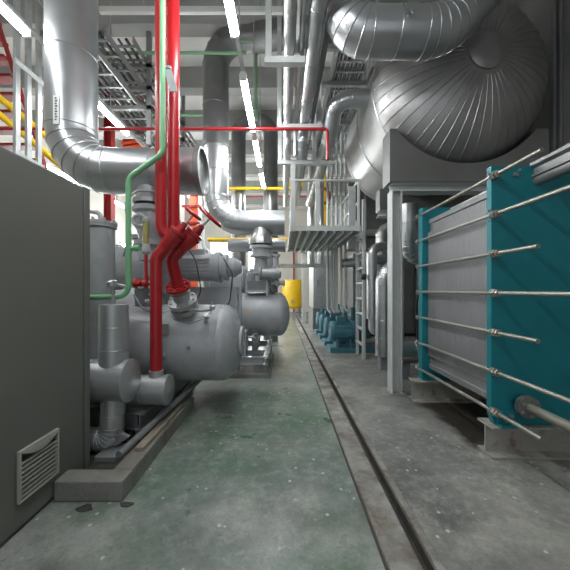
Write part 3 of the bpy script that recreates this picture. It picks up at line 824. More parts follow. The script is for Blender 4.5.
for z in (2.38, 2.07, 1.98):
    hexnut(V((1.762, HY + 0.03, z)), (1, 0, 0), 0.01, 0.012).build('bolt', M['grey_dark'], hx)
tag(MB().ibeam((1.72, 2.555, 0.141), (2.95, 2.555, 0.141), 0.2, 0.258, 0.016, 0.012).build('base_beam', M['rust']), 'rust stained steel beam under the front of the teal exchanger', 'beam', 'exchanger base beams')
tag(MB().ibeam((1.62, 3.79, 0.141), (2.95, 3.79, 0.141), 0.2, 0.258, 0.016, 0.012).build('base_beam', M['rust']), 'steel beam under the rear of the teal exchanger', 'beam', 'exchanger base beams')

hx.location.x -= 0.03

# ================================================================== TANK AND ITS SUPPORT
TX, TZ, TR, TY = 2.42, 4.235, 1.16, 4.2
tk = thing('storage_tank', 'huge horizontal metal clad tank with seamed domed end, upper right', 'tank', (TX, 5.6, TZ - TR))
MB().lathe([(TR, 0), (TR, 1.85)] + [(TR * math.cos(PI / 2 * k / 8), 1.85 + 0.5 * math.sin(PI / 2 * k / 8)) for k in range(1, 9)], (TX, TY, TZ), (0, 1, 0), 72).build('shell', M['clad_dull'], tk, sharp=20)
hd = 0.65
dome = MB()
prof = [(TR * math.sin(PI / 2 * k / 20), hd * math.cos(PI / 2 * k / 20)) for k in range(20, -1, -1)]
dome.lathe(prof, (TX, TY, TZ), (0, -1, 0), 88, cap=False)
NS = 44
for k in range(NS):
    a = 2 * PI * (k + 0.5) / NS
    pts = []
    for j in range(3, 21):
        th = PI / 2 * j / 20
        rr_ = TR * math.sin(th)
        pts.append(V((TX + rr_ * math.cos(a), TY - hd * math.cos(th) - 0.002, TZ + rr_ * math.sin(a))))
    dome.tube(pts, 0.0085, 0.001, 6, 1, cap=False)
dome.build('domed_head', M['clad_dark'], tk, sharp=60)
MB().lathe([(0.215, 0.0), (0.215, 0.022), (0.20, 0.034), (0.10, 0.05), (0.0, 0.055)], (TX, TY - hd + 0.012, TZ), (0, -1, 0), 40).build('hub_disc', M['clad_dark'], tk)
for y in (TY + 0.01, 5.1, 6.0):
    MB().torus((TX, y, TZ), (0, 1, 0), TR, 0.012, 72, 6).build('band', M['clad_dull'], tk)
hb = thing('tank_support_frame', 'pale steel column and cross beam carrying the near end of the tank', 'support', (1.52, 4.07, 0.012), 'tank supports')
MB().ibeam((1.52, 4.08, 0.012), (1.52, 4.08, 2.72), 0.18, 0.135, 0.012, 0.01, up=(1, 0, 0)).build('column', M['pale_steel'], hb)
MB().box(1.42, 1.62, 3.97, 4.19, 0.012, 0.024).build('base_plate', M['rust'], hb)
MB().ibeam((1.45, 4.08, 2.775), (3.99, 4.08, 2.775), 0.18, 0.11, 0.012, 0.01).build('beam', M['pale_steel'], hb)


def saddle(y0, y1, label, xl=1.41):
    pts = [(xl, y0, 2.83), (xl, y0, 3.53 if xl < 1.5 else 3.2)] + ([] if xl < 1.5 else [])
    R = TR + 0.002
    a0 = math.pi + math.asin((TZ - (3.53 if xl < 1.5 else 3.2)) / R)
    a1 = 2 * math.pi - math.asin((TZ - 3.53) / R)
    for k in range(25):
        a = a0 + (a1 - a0) * k / 24
        pts.append((TX + R * math.cos(a), y0, TZ + R * math.sin(a)))
    pts += [(3.51, y0, 3.53), (3.51, y0, 2.83)]
    return tag(MB().prism(pts, (0, y1 - y0, 0)).build('tank_saddle', M['saddle']), label, 'saddle', 'tank saddles')


saddle(3.96, 4.24, 'dark grey sheet metal saddle under the domed tank end')
saddle(5.33, 5.57, 'rear metal saddle under the far end of the clad tank', 1.72)
hb2 = thing('tank_support_frame', 'steel column and beam under the rear saddle of the tank', 'support', (2.95, 5.45, 0.012), 'tank supports')
MB().ibeam((2.95, 5.45, 0.012), (2.95, 5.45, 2.72), 0.16, 0.13, 0.012, 0.01, up=(1, 0, 0)).build('column', M['pale_steel'], hb2)
MB().ibeam((1.72, 5.45, 2.775), (3.99, 5.45, 2.775), 0.18, 0.11, 0.012, 0.01).build('beam', M['pale_steel'], hb2)

# big elbow duct above
ed = thing('insulated_duct', 'large shiny silver U bend of segmented pipe in front of the tank', 'duct', (1.35, 3.15, 3.9))
MB().tube([(0.675, 3.15, CEIL), (0.675, 3.15, 4.095), (1.68, 3.15, 4.095), (2.22, 3.15, 4.70), (2.22, 3.15, CEIL)], 0.231, [0.235, 0.5, 0.4], 36, 5, 0.007, 0.35).build('insulated_pipe', M['clad'], ed, sharp=13)
MB().prism([at(408, 2, 2.88), at(420, 2, 2.88), at(413, 13, 2.88)], (0, 0.01, 0)).build('strap', M['clad'], ed)

# pipes behind column
pa = thing('insulated_pipe', 'short silver insulated pipe hanging behind the pale column', 'pipe', (1.98, 4.65, 1.9))
MB().tube([(1.95, 4.65, 2.72), (1.95, 4.65, 1.98), (2.6, 4.9, 1.75)], 0.13, 0.22, 26, 5, 0.006, 0.3).build('pipe', M['clad'], pa, sharp=13)
pb = thing('insulated_pipe', 'silver insulated pipe lying on the floor behind the pale column', 'pipe', (2.0, 4.7, 0.2))
MB().tube([(1.78, 4.75, 0.42), (3.2, 4.75, 0.42)], 0.17, 0.3, 26, 6, 0.006, 0.3).build('pipe', M['clad'], pb, sharp=13)
for x in (1.9, 2.9):
    MB().box(x - 0.08, x + 0.08, 4.67, 4.83, 0.012, 0.27).build('support', M['grey_dark'], pb)
pc = thing('insulated_pipe', 'upright dented silver pipe with elbow just left of the pale column', 'pipe', (1.76, 5.25, 0.012))
MB().tube([(1.76, 5.25, 0.25), (1.76, 5.25, 1.62), (2.1, 5.25, 1.98), (2.7, 5.3, 2.1)], 0.14, 0.3, 26, 6, 0.006, 0.35).build('pipe', M['clad'], pc, sharp=13)
MB().box(1.68, 1.84, 5.17, 5.33, 0.012, 0.26).build('support', M['grey_dark'], pc)
pd = thing('insulated_pipe', 'silver vertical pipe with black valve levers right of the ladder', 'pipe', (1.70, 5.75, 0.9))
MB().tube([(1.70, 5.75, 2.1), (1.70, 5.75, 0.85)], 0.10, 0.2, 24, 6, 0.005, 0.3).build('pipe', M['clad'], pd, sharp=13)
MB().tube([(1.70, 5.75, 0.88), (1.70, 5.75, 0.58), (2.2, 5.75, 0.58)], 0.06, 0.1, 18, 6).build('lower_pipe', M['grey'], pd)
MB().tube([(1.70, 5.75, 2.05), (1.70, 5.75, 2.2), (2.6, 6.0, 2.35)], 0.09, 0.2, 18, 6).build('upper_bend', M['clad'], pd)
for px in (363, 386):
    MB().lathe([(0.02, 0), (0.055, 0.01), (0.055, 0.09), (0.02, 0.1)], at(px - 2, 277, 5.72), (1, -0.15, 0), 14).build('lever', M['black'], pd)
for x, y, r, top, lab in ((2.35, 7.2, 0.13, 2.9, 'silver upright pipe in the shade under the far tank end'), (2.02, 7.9, 0.1, 2.9, 'thinner silver upright pipe behind the ladder'), (2.9, 7.6, 0.16, 3.0, 'thick silver upright pipe by the right wall beyond the tank')):
    tag(MB().tube([(x, y, 0.012), (x, y, top), (x + 0.6, y, top)], r, 0.25, 22, 6, 0.005, 0.4).build('insulated_pipe', M['clad_dull'], sharp=13), lab, 'pipe')
cc = thing('switch_cabinet', 'dark grey cabinet against the right wall beyond the ladder', 'cabinet', (3.0, 9.3, 0.012))
MB().box(2.1, 3.95, 9.0, 9.6, 0.1, 2.5).build('body', M['grey_dark'], cc, 0.01)
MB().box(2.12, 3.95, 9.02, 9.6, 0.012, 0.1).build('plinth', M['black'], cc)
for x in (2.15, 3.05):
    MB().box(x, x + 0.86, 8.98, 9.0, 0.15, 2.45).build('door', M['grey_dark'], cc, 0.004)
du = thing('air_duct', 'grey rectangular air duct beyond the tank, right of the platform', 'duct', (2.9, 8.3, 2.5))
MB().box(1.75, 3.98, 8.05, 8.6, 2.5, 4.3).build('casing', M['tray'], du, 0.01)
for x in (2.2, 2.9, 3.6):
    MB().box(x - 0.03, x + 0.03, 8.02, 8.63, 2.47, 4.33).build('flange', M['steel'], du)
pe = thing('insulated_pipe', 'slanted silver pipe crossing under the tank beyond the ladder', 'pipe', (1.8, 7.0, 2.2))
MB().tube([(1.45, 7.4, 2.05), (2.1, 6.9, 2.1), (3.2, 6.9, 2.1)], 0.11, 0.2, 22, 6, 0.005, 0.3).build('pipe', M['clad'], pe, sharp=13)
tag(MB().tube([(2.05, 4.55, 0.6), (2.0, 4.5, 1.2), (2.1, 4.5, 1.75), (2.3, 4.52, 1.8)], 0.02, 0.2, 10, 6).build('rubber_hose', M['black']), 'dark curved hose hanging in the gap behind the pale column', 'hose')

# ================================================================== PLATFORM, LADDER
PZ = 2.62
pt = thing('access_platform', 'raised grey steel platform with handrails above the pumps', 'platform', (0.9, 7.3, PZ - 0.1))
MB().box(0.16, 1.47, 5.75, 8.75, PZ - 0.02, PZ).build('deck', M['tray'], pt)
for y in (5.72, 8.75):
    MB().box(0.13, 1.49, y, y + 0.04, PZ - 0.09, PZ + 0.01).build('edge_channel', M['pale_steel'], pt)
for x in (0.13, 1.45):
    MB().box(x, x + 0.04, 5.76, 8.75, PZ - 0.11, PZ + 0.01).build('side_channel', M['pale_steel'], pt)
for k in range(7):
    x = 0.33 + k * 0.165
    MB().box(x - 0.022, x + 0.022, 5.76, 8.75, PZ - 0.12, PZ - 0.02).build('joist', M['white'], pt)
for x, w, top in ((0.19, 0.085, 3.8), (0.66, 0.08, 3.49), (1.44, 0.045, 3.5)):
    MB().box(x - w / 2, x + w / 2, 5.70, 5.70 + w * 0.7, PZ - 0.1, top).build('post', M['pale_steel'], pt)
for y in (6.9, 7.8, 8.72):
    MB().box(1.42, 1.465, y, y + 0.045, PZ, 3.5).build('post', M['pale_steel'], pt)
    MB().box(0.17, 0.215, y, y + 0.045, PZ, 3.5).build('post', M['pale_steel'], pt)
MB().cyl((0.13, 5.72, 3.49), (1.47, 5.72, 3.49), 0.024, 12).build('top_rail', M['pale_steel'], pt)
MB().cyl((1.44, 5.72, 3.49), (1.44, 8.75, 3.49), 0.022, 12).build('top_rail', M['pale_steel'], pt)
MB().cyl((0.19, 5.72, 3.49), (0.19, 8.75, 3.49), 0.022, 12).build('top_rail', M['pale_steel'], pt)
MB().cyl((1.44, 5.72, 3.08), (1.44, 8.75, 3.08), 0.018, 12).build('mid_rail', M['pale_steel'], pt)
MB().box(1.27, 1.40, 5.79, 5.81, PZ, 3.4).build('gate_panel', M['steel'], pt)
for x, y in ((1.42, 8.23),):
    MB().box(x - 0.04, x + 0.04, y - 0.04, y + 0.04, 0.012 if x > 0.8 else 0.0, PZ - 0.11).build('leg', M['pale_steel'], pt)
ld = thing('access_ladder', 'upright pale steel ladder climbing from the floor to the platform', 'ladder', (1.6, 6.2, 0.012))
for y in (5.97, 6.47):
    MB().box(1.575, 1.635, y - 0.02, y + 0.03, 0.012, 3.2 if y < 6 else 2.9).build('stile', M['pale_steel'], ld)
for k in range(8):
    z = 0.3 + 0.31 * k
    MB().box(1.585, 1.625, 6.0, 6.45, z - 0.022, z + 0.022).build('rung', M['pale_steel'], ld)

# pumps
for i, (y, lab) in enumerate(((6.87, 'blue motor pump nearest the ladder foot'), (7.75, 'blue motor pump second from the ladder'), (8.7, 'blue motor pump third from the ladder'), (9.6, 'blue motor pump farthest from the ladder, by the grey cabinet'))):
    x0 = 1.06
    t = thing('circulation_pump', lab, 'pump', (x0 + 0.5, y, 0.012), 'blue circulation pumps')
    MB().box(x0 - 0.02, x0 + 1.0, y - 0.26, y + 0.26, 0.012, 0.12).build('base', M['blue'], t, 0.01)
    MB().lathe([(0.12, 0), (0.20, 0.015), (0.235, 0.06), (0.235, 0.12), (0.225, 0.13), (0.225, 0.48), (0.235, 0.49), (0.235, 0.54), (0.12, 0.56), (0.12, 0.62)], (x0, y, 0.46), (1, 0, 0), 30).build('motor', M['blue'], t)
    fn = MB()
    for k in range(14):
        a = 2 * PI * k / 14
        c, s_ = math.cos(a), math.sin(a)
        fn.bar((x0 + 0.14, y + 0.225 * c, 0.46 + 0.225 * s_), (x0 + 0.47, y + 0.225 * c, 0.46 + 0.225 * s_), 0.012, 0.04, (0, c, s_))
    fn.build('cooling_fins', M['blue'], t)
    MB().box(x0 + 0.16, x0 + 0.36, y - 0.1, y + 0.1, 0.67, 0.80).build('terminal_box', M['blue'], t, 0.01)
    for xx in (x0 + 0.12, x0 + 0.42):
        MB().box(xx, xx + 0.06, y - 0.2, y + 0.2, 0.12, 0.30).build('foot', M['blue'], t)
    MB().lathe([(0.10, 0), (0.10, 0.05), (0.2, 0.07), (0.2, 0.2), (0.13, 0.22), (0.13, 0.32)], (x0 + 0.60, y, 0.42), (1, 0, 0), 28).build('pump_casing', M['blue'], t)
    MB().cyl((x0 + 0.74, y, 0.55), (x0 + 0.74, y, 0.95), 0.06, 18).build('discharge_pipe', M['blue'], t)
conx = (1.085, 1.19, 1.30, 1.41, 1.51)
names = ('leftmost', 'second from the left', 'middle', 'second from the right', 'rightmost')
for x, nm in zip(conx, names):
    yy = 7.28
    tag(MB().tube([(x, yy, 5.2), (x, yy, 0.95), (x + 0.05, yy - 0.1, 0.86)], 0.03, 0.06, 12, 4).build('conduit_pipe', M['pale_steel'], sharp=40), 'thin grey vertical conduit rising past the pumps, %s of the row' % nm, 'conduit', 'vertical conduits above the pumps')

# far grey cabinet, yellow tank, posts
fc = thing('switch_cabinet', 'tall grey metal cabinet standing beyond the pumps', 'cabinet', (1.3, 11.2, 0.012))
MB().box(1.06, 1.75, 10.5, 12.2, 0.75, 2.6).build('body', M['steel'], fc, 0.01)
MB().box(1.04, 1.77, 10.48, 12.22, 0.012, 0.74).build('plinth', M['tray'], fc, 0.01)
MB().box(1.14, 1.67, 10.485, 10.5, 0.85, 2.5).build('door', M['steel'], fc, 0.004)
MB().box(1.20, 1.23, 10.46, 10.485, 1.5, 1.75).build('handle', M['tray'], fc)
yt = thing('yellow_tank', 'bright yellow upright tank at the far end of the aisle', 'tank', (0.55, 15.5, 0.0))
MB().lathe([(0.2, 0), (0.48, 0.04), (0.58, 0.15), (0.60, 0.3), (0.60, 1.3), (0.58, 1.42), (0.5, 1.47)], (0.55, 15.5, 0.45), (0, 0, 1), 40).build('shell', M['yellow'], yt)
for k in range(4):
    a = PI / 4 + PI / 2 * k
    MB().cyl((0.55 + 0.42 * math.cos(a), 15.5 + 0.42 * math.sin(a), 0.012), (0.55 + 0.42 * math.cos(a), 15.5 + 0.42 * math.sin(a), 0.66), 0.05, 10).build('leg', M['grey_dark'], yt)
MB().lathe([(0.04, 0), (0.04, 0.1), (0.07, 0.1), (0.07, 0.14)], (0.45, 14.95, 0.85), (0, -1, 0), 14).build('outlet', M['steel'], yt)
tag(MB().box(0.82, 1.0, 12.9, 13.08, 0.012, 3.0).build('steel_post', M['pale_steel']), 'pale square steel post standing in front of the yellow tank', 'post')
tag(MB().box(0.7, 1.5, 12.75, 13.15, 3.0, 3.45).build('junction_box', M['grey']), 'grey box on top of the post by the yellow tank', 'box')
tag(MB().tube([(0.68, 18.9, 0.012), (0.68, 18.9, 3.9)], 0.045, 0.1, 10).build('red_pipe', M['red_dull']), 'thin red vertical pipe on the far cream wall behind the yellow tank', 'pipe')

# ================================================================== OVERHEAD PIPES
oh = 'overhead pipes above the aisle'
tag(MB().tube([(0.075, 0.8, 4.22), (0.075, 5.35, 4.22), (0.075, 5.35, 3.945), (0.075, 9.0, 3.945)], 0.068, 0.16, 20, 6, 0.004, 0.8).build('overhead_pipe', M['clad_dull'], sharp=16), 'slim silver overhead pipe running above the aisle right of the lamps', 'pipe', oh)
tag(MB().tube([(0.215, 0.8, 4.22), (0.215, 5.15, 4.22), (0.215, 5.15, 3.7)], 0.034, 0.1, 14, 6).build('overhead_pipe', M['clad_dull'], sharp=30), 'thinnest silver overhead pipe between its two thicker neighbours', 'pipe', oh)
tag(MB().tube([(0.355, 0.8, 4.24), (0.355, 5.3, 4.24), (0.355, 5.3, 3.965), (0.355, 9.0, 3.965)], 0.088, 0.18, 22, 6, 0.005, 0.8).build('overhead_pipe', M['clad'], sharp=16), 'thickest shiny overhead pipe running along the aisle beside the big U bend', 'pipe', oh)
tag(MB().tube([(0.5, 0.8, 4.36), (0.5, 9.5, 4.36)], 0.045, 0.1, 14, 6).build('overhead_pipe', M['grey_dark']), 'dark painted overhead pipe close to the thick shiny one', 'pipe', oh)
tb = thing('insulated_pipe', 'silver branch pipe leaving the tank side and bending away over the platform', 'pipe', (0.85, 4.6, 4.1))
MB().tube([(1.27, 4.5, 4.27), (0.8, 4.5, 4.27), (0.8, 5.2, 4.01), (0.8, 9.0, 4.01)], 0.128, 0.22, 24, 6, 0.005, 0.4).build('pipe', M['clad'], tb, sharp=13)


def trapeze(y, x0, x1, z, label, hx0, hx1):
    t = thing('pipe_hanger', label, 'hanger', ((x0 + x1) / 2, y, z), 'trapeze pipe hangers')
    MB().box(x0, x1, y - 0.04, y + 0.04, z, z + 0.075).build('crossbar', M['pale_steel'], t)
    for x in (hx0, hx1):
        MB().box(x - 0.035, x + 0.035, y - 0.03, y + 0.03, z + 0.075, CEIL).build('hanger_post', M['pale_steel'], t)


trapeze(3.55, -0.22, 0.26, 4.065, 'nearest grey trapeze hanger holding the overhead pipes', -0.17, 0.16)
trapeze(4.98, -0.1, 0.65, 4.065, 'middle grey trapeze hanger under the overhead pipes', -0.06, 0.6)
trapeze(5.75, -0.1, 0.98, 3.80, 'farthest grey trapeze hanger just above the platform rail', -0.06, 0.6)

tag(MB().tube([(WL, 4.62, at(96, 129, 4.62).z), at(327.5, 129, 4.62), at(327.5, 160, 4.62)], 0.024, 0.06, 12).build('thin_red_pipe', M['red']), 'thin red pipe crossing the whole aisle below the lamps', 'pipe')
tag(MB().tube([at(92, 53, 5.25), at(246, 53, 5.25)], 0.027, 0.06, 12).build('thin_green_pipe', M['green_far']), 'dark green thin pipe crossing high under the ceiling beams', 'pipe')
tag(MB().tube([at(284, 41, 5.3), at(240, 41, 5.3)], 0.02, 0.06, 12).build('thin_green_pipe', M['green_far']), 'short green pipe near the ceiling beside the trapeze hanger', 'pipe')
tag(MB().tube([at(272, 52, 6.0), at(256, 52, 6.0), at(256, 120, 6.0)], 0.03, 0.08, 12).build('thin_green_pipe', M['green_far']), 'green pipe bent downwards beside the second aisle lamp', 'pipe')
tag(MB().tube([at(104, 115, 6.1), at(205, 115, 6.1)], 0.026, 0.06, 12).build('thin_green_pipe', M['green_far']), 'lower green horizontal pipe behind the red risers', 'pipe')
tag(MB().tube([at(222, 188.5, 7.9), at(301, 188.5, 7.9), at(303, 172, 7.9)], 0.042, 0.1, 12).build('yellow_pipe', M['yellow']), 'horizontal yellow pipe crossing behind the riser loop', 'pipe')
tag(MB().tube([at(222, 196.5, 9.8), at(311, 196.5, 9.8), at(311, 212, 9.8)], 0.022, 0.08, 12).build('thin_red_pipe', M['red']), 'faint thin red pipe just below the yellow horizontal pipe', 'pipe')
tag(MB().tube([at(284, 168, 10.5), at(286, 182, 10.5), at(300, 183, 10.5)], 0.05, 0.12, 12).build('yellow_pipe', M['yellow']), 'short yellow pipe elbow behind the platform hanger post', 'pipe')
tag(MB().tube([at(325, 174, 11), at(325, 250, 11)], 0.12, 0.12, 16).build('yellow_pipe', M['yellow']), 'upright yellow pipe beyond the platform handrail', 'pipe')
tag(MB().tube([at(208, 239.5, 8.0), at(229, 239.5, 8.0), at(290, 239.5, 8.0)], 0.05, 0.12, 14).build('yellow_pipe', M['yellow']), 'low yellow pipe seen behind the right handwheel', 'pipe')
tag(MB().torus(at(322, 196, 10.2), (0, 1, 0), 0.26, 0.05, 24, 8).build('red_ring', M['red_dull']), 'dark red ring flange behind the platform handrail', 'flange')
tag(MB().tube([(1.2, 5.1, 5.6), (2.9, 5.1, 5.6)], 0.03, 0.1, 12).build('thin_red_pipe', M['red_dull']), 'dull red pipe high up above the tank side', 'pipe')
for px, lab in ((311, 'grey upright pipe just behind the platform, left one'), (321, 'grey upright pipe just behind the platform, right one')):
    p = at(px, 200, 9.3)
    tag(MB().cyl((p.x, 9.3, 2.2), (p.x, 9.3, 5.2), 0.1, 18).build('grey_pipe', M['clad_dull']), lab, 'pipe')
tag(MB().box(-0.4, 1.6, 9.2, 9.4, 2.1, 2.2).build('pipe_support', M['pale_steel']), 'pale steel cross bar holding upright pipes behind the platform', 'support')

# cable ladders
def tray(x0, x1, y0, y1, z, label, step=0.3, cables=5, group='cable ladders', rail='tray', rung='grey_dark'):
    t = thing('cable_ladder', label, 'cable tray', ((x0 + x1) / 2, (y0 + y1) / 2, z), group)
    for x in (x0, x1):
        MB().box(x - 0.012, x + 0.012, y0, y1, z, z + 0.09).build('side_rail', M[rail], t)
    n = int((y1 - y0) / step)
    for k in range(n):
        y = y0 + 0.1 + k * step
        MB().box(x0, x1, y - 0.02, y + 0.02, z, z + 0.022).build('rung', M[rung], t)
    c = MB()
    for k in range(cables):
        x = x0 + (x1 - x0) * (k + 0.7) / (cables + 0.6)
        c.cyl((x, y0, z + 0.045), (x, y1, z + 0.045), 0.02 + 0.006 * (k % 3), 8)
    c.build('cable_bundle', M['cable'], t)


tray(-3.15, -2.60, 3.9, 9.0, 4.70, 'lowest of the stacked cable ladders left of the red risers')
tray(-3.15, -2.55, 4.3, 9.0, 5.05, 'middle of the stacked cable ladders left of the red risers')
tray(-3.15, -2.45, 4.9, 9.0, 5.45, 'topmost of the stacked cable ladders left of the red risers')
for y, lab in ((5.35, 'near'), (7.2, 'far')):
    t = thing('tray_hanger', 'dark steel hanger frame holding the stacked cable ladders, %s one' % lab, 'hanger', (-2.8, y, 4.1), 'cable ladder hangers')
    MB().box(-2.44, -2.36, y, y + 0.06, 4.0, CEIL).build('post', M['tray'], t)
    MB().box(-3.3, -3.22, y, y + 0.06, 4.5, CEIL).build('post', M['tray'], t)
    for z in (4.66, 5.01, 5.41):
        MB().box(-3.3, -2.36, y, y + 0.06, z - 0.035, z + 0.035).build('arm', M['tray'], t)
    MB().bar((-2.4, y + 0.03, 4.1), (-1.95, y + 0.03, 4.55), 0.04, 0.04).build('brace', M['tray'], t)
tray(0.95, 1.5, 4.6, 9.2, 5.35, 'dark cable ladder high between overhead pipes and tank', 0.25, 7, rail='grey_dark', rung='grey_dark')
rk = thing('pipe_rack', 'pale steel rack frame under the ceiling beside the tank', 'rack', (1.2, 6, 5.0))
for y in (4.75, 5.6, 6.9, 8.2):
    MB().box(0.62, 1.56, y, y + 0.06, 5.22, 5.30).build('crossbar', M['tray'], rk)
for x in (0.85, 1.50):
    MB().box(x, x + 0.06, 4.5, 9.2, 5.30, 5.38).build('side_rail', M['tray'], rk)
    MB().box(x, x + 0.05, 4.82, 4.86, 5.3, CEIL).build('hanger_rod', M['pale_steel'], rk)
    MB().box(x, x + 0.05, 8.2, 8.24, 5.3, CEIL).build('hanger_rod', M['pale_steel'], rk)
ch = thing('steel_channel', 'long white steel channel crossing under the ceiling at the top', 'channel', (-1.2, 4.0, 4.9))
p0, p1_ = at(100, 10.5, 4.75), at(283, 10.5, 4.75)
MB().box(p0.x, p1_.x, 4.72, 4.78, p0.z - 0.045, p0.z + 0.045).build('channel', M['white'], ch)
for x in (-2.2, -0.4):
    MB().cyl((x, 4.75, p0.z), (x, 4.75, CEIL), 0.012, 8).build('drop_rod', M['steel'], ch)

# left vertical cable ladder
vl = thing('vertical_cable_ladder', 'upright galvanised cable ladder of three channels behind the control cabinet', 'cable tray', (-3.55, 4.2, 0))
for y in (4.0, 4.18, 4.36):
    MB().box(-3.57, -3.53, y - 0.035, y + 0.035, 0, CEIL).build('channel', M['steel'], vl)
for z in (2.2, 3.2, 4.42, 5.6):
    MB().box(-3.53, -3.51, 3.94, 4.42, z - 0.035, z + 0.035).build('cross_strut', M['pale_steel'], vl)
# red slatted stair frame
rs = thing('red_stair', 'red steel stair with slatted treads seen far left behind the cable ladder', 'stair', (-5.2, 5.2, 0))
for k in range(16):
    z = 2.2 + 0.24 * k
    y = 6.6 - 0.12 * k
    MB().box(-5.7, -4.7, y, y + 0.22, z, z + 0.05).build('tread', M['red_dull'], rs)
for x in (-5.72, -4.7):
    MB().bar((x, 6.8, 2.1), (x, 4.8, 6.1), 0.03, 0.07, (0, 0, 1)).build('stringer', M['red_dull'], rs)
    MB().box(x - 0.05, x + 0.05, 6.7, 6.8, 0, 2.3).build('leg', M['red_dull'], rs)
for i, (dz, lab) in enumerate(((0, 'upper'), (-0.32, 'lower'))):
    tag(MB().tube([at(-20, 82 + i * 17, 4.75), at(28, 121 + i * 17, 5.1), at(80, 165 + i * 17, 5.7)], 0.055, 0.3, 14).build('yellow_pipe', M['yellow']), 'sloping yellow pipe at far left behind the cable ladder, %s one' % lab, 'pipe', 'sloping yellow pipes')
# red column and brace
rc = thing('red_column', 'red steel column standing behind the nearest silver riser', 'column', (-4.05, 7.0, 0))
MB().ibeam((-4.05, 7.0, 0), (-4.05, 7.0, CEIL), 0.17, 0.17, up=(1, 0, 0)).build('column', M['red_dull'], rc)
MB().bar((-4.05, 6.9, 5.9), (-4.6, 6.9, 6.45), 0.1, 0.1).build('brace', M['red_dull'], rc)
MB().bar((-4.05, 6.92, 4.6), (-3.2, 6.92, 3.9), 0.1, 0.1).build('brace', M['red_dull'], rc)
fb = thing('louvre_box', 'orange red slatted box below the left lamp', 'box', (-3.6, 7.1, 4.1))
MB().box(-3.82, -3.32, 7.15, 7.4, 4.35, 5.0).build('housing', M['red_dull'], fb)
for k in range(5):
    MB().bar((-3.84, 7.13, 4.4 + k * 0.12), (-3.30, 7.13, 4.48 + k * 0.12), 0.03, 0.06).build('slat', M['orange'], fb)
MB().box(-3.62, -3.52, 7.4, 7.6, 4.2, CEIL).build('hanger', M['red_dull'], fb)
oc = thing('orange_column', 'orange red column between white posts behind the red handwheels', 'column', (-2.72, 9.0, 0))
MB().box(-2.82, -2.6, 9.0, 9.2, 0, 4.3).build('column', M['orange'], oc)
for x in (-3.02, -2.48):
    MB().box(x - 0.05, x + 0.05, 8.95, 9.05, 0, 4.3).build('white_post', M['white'], oc)
for z in (2.9, 3.4, 3.9, 4.25):
    MB().box(-3.02, -2.48, 8.94, 8.99, z - 0.03, z + 0.03).build('cross_bar', M['red_dull'], oc)
tag(MB().tube([at(202, 222, 6.8), at(203, 247, 6.8), at(212, 256, 6.8), at(225, 262, 6.8)], 0.05, 0.3, 14, 6).build('white_pipe', M['white'], sharp=40), 'white curved pipe descending right of the red handwheels', 'pipe')

# wall conduits at right
for y, r in ((4.38, 0.03), (4.28, 0.02)):
    tag(MB().cyl((3.965, y, 0.012), (3.965, y, CEIL), r, 10).build('wall_conduit', M['grey_dark']), 'dark conduit running up the right wall, %s one' % ('thicker' if r > 0.025 else 'thinner'), 'conduit', 'wall conduits')

# ================================================================== LAMPS
def lamp(x, y0, y1, z, label, group):
    t = thing('strip_light', label, 'lamp', (x, (y0 + y1) / 2, z), group)
    MB().prism([(x - 0.035, y0, z + 0.07), (x + 0.035, y0, z + 0.07), (x + 0.028, y0, z + 0.105), (x - 0.028, y0, z + 0.105)], (0, y1 - y0, 0)).build('housing', M['white'], t)
    MB().cyl((x, y0 + 0.03, z + 0.035), (x, y1 - 0.03, z + 0.035), 0.042, 16).build('tube', M['lamp'], t)
    for y in (y0, y1 - 0.03):
        MB().box(x - 0.044, x + 0.044, y, y + 0.03, z - 0.008, z + 0.08).build('end_cap', M['white'], t, 0.006)


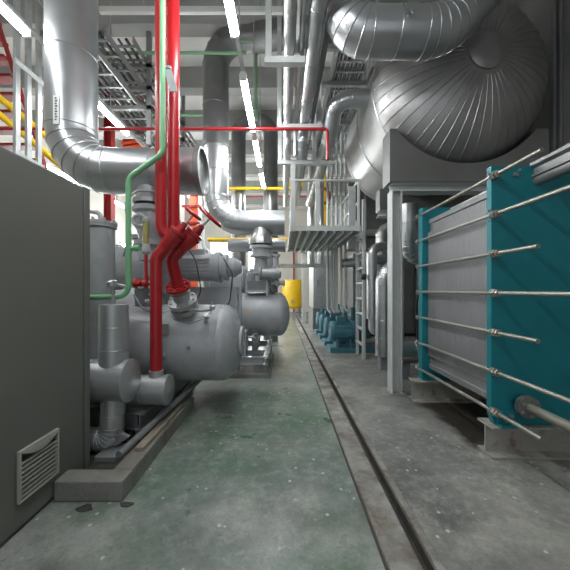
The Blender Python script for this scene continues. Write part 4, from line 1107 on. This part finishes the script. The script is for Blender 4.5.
rowA = [(0.2, 1.45), (1.85, 3.1), (3.70, 4.95), (5.2, 6.35), (6.67, 7.7), (8.3, 9.5), (10.2, 11.4), (12.2, 13.4)]
nameA = ['aisle strip light overhead of the viewer', 'glowing strip light nearest over the aisle, at the top of view',
         'second glowing strip light along the aisle', 'third strip light along the aisle, before the riser loop', 'fourth strip light along the aisle', 'fifth strip light along the aisle', 'sixth strip light along the aisle', 'last strip light at the far aisle end']
for (a, c), nm in zip(rowA, nameA):
    lamp(-0.495, a, c, 4.0, nm, 'aisle strip lights')
rowB = [(0.5, 1.75), (2.2, 3.45), (4.68, 5.65), (6.4, 7.6), (8.4, 9.6), (10.4, 11.6), (12.4, 13.6)]
nameB = ['left strip light beside the viewer', 'glowing strip light at the top left above the cabinet',
         'left strip light seen between silver riser and red risers', 'third left strip light beyond the red column', 'fourth left strip light far back', 'fifth left strip light far back', 'last left strip light far back']
for (a, c), nm in zip(rowB, nameB):
    lamp(-2.93, a, c, 4.3, nm, 'left strip lights')
for x, z, nm in ((-0.495, 4.1, 'grey lighting channel above the aisle strip lights'), (-2.93, 4.4, 'grey lighting channel above the left strip lights')):
    t = thing('lighting_channel', nm, 'channel', (x, 5, z), 'lighting channels')
    MB().box(x - 0.022, x + 0.022, -0.4, 14, z, z + 0.045).build('channel', M['steel'], t)
    for y in (0.0, 2.45, 3.4 if x > -1 else 3.85, 5.1, 6.5, 9.0, 12):
        MB().cyl((x, y, z + 0.045), (x, y, CEIL), 0.008, 6).build('drop_rod', M['steel'], t)
for i, y in enumerate((7.0, 9.5, 12.0, 14.5)):  # extra unseen lamps, added to brighten the far background
    lamp(-5.6, y, y + 1.3, 4.3, ['first', 'second', 'third', 'last'][i] + ' added strip light of the unseen row near the left windows', 'added window side strip lights')
    t = MB().box(-5.62, -5.58, y + 0.6, y + 0.64, 4.4, CEIL).build('lamp_hanger', M['steel'])
    tag(t, ['first', 'second', 'third', 'last'][i] + ' hanger of the added strip light row near the left windows', 'hanger', 'added lamp hangers')

# ================================================================== WORLD, CAMERA
sc = bpy.context.scene
w = bpy.data.worlds.new('world')
sc.world = w
w.use_nodes = True
w.node_tree.nodes['Background'].inputs['Color'].default_value = (0.8, 0.85, 0.9, 1)
w.node_tree.nodes['Background'].inputs['Strength'].default_value = 0.45
cam = bpy.data.cameras.new('camera')
co = bpy.data.objects.new('camera', cam)
COL.objects.link(co)
co.location = (0, 0, CH)
co.rotation_euler = (PI / 2, 0, 0)
cam.sensor_fit = 'HORIZONTAL'
cam.sensor_width = 36
cam.lens = 36 * F / 570
cam.shift_x = (285 - CX) / 570
cam.shift_y = (CY - 285) / 570
cam.clip_start = 0.05
sc.camera = co
sc.view_settings.view_transform = 'Standard'
sc.view_settings.look = 'None'
sc.view_settings.gamma = 1
sc.view_settings.use_curve_mapping = False
sc.view_settings.exposure = 0.85
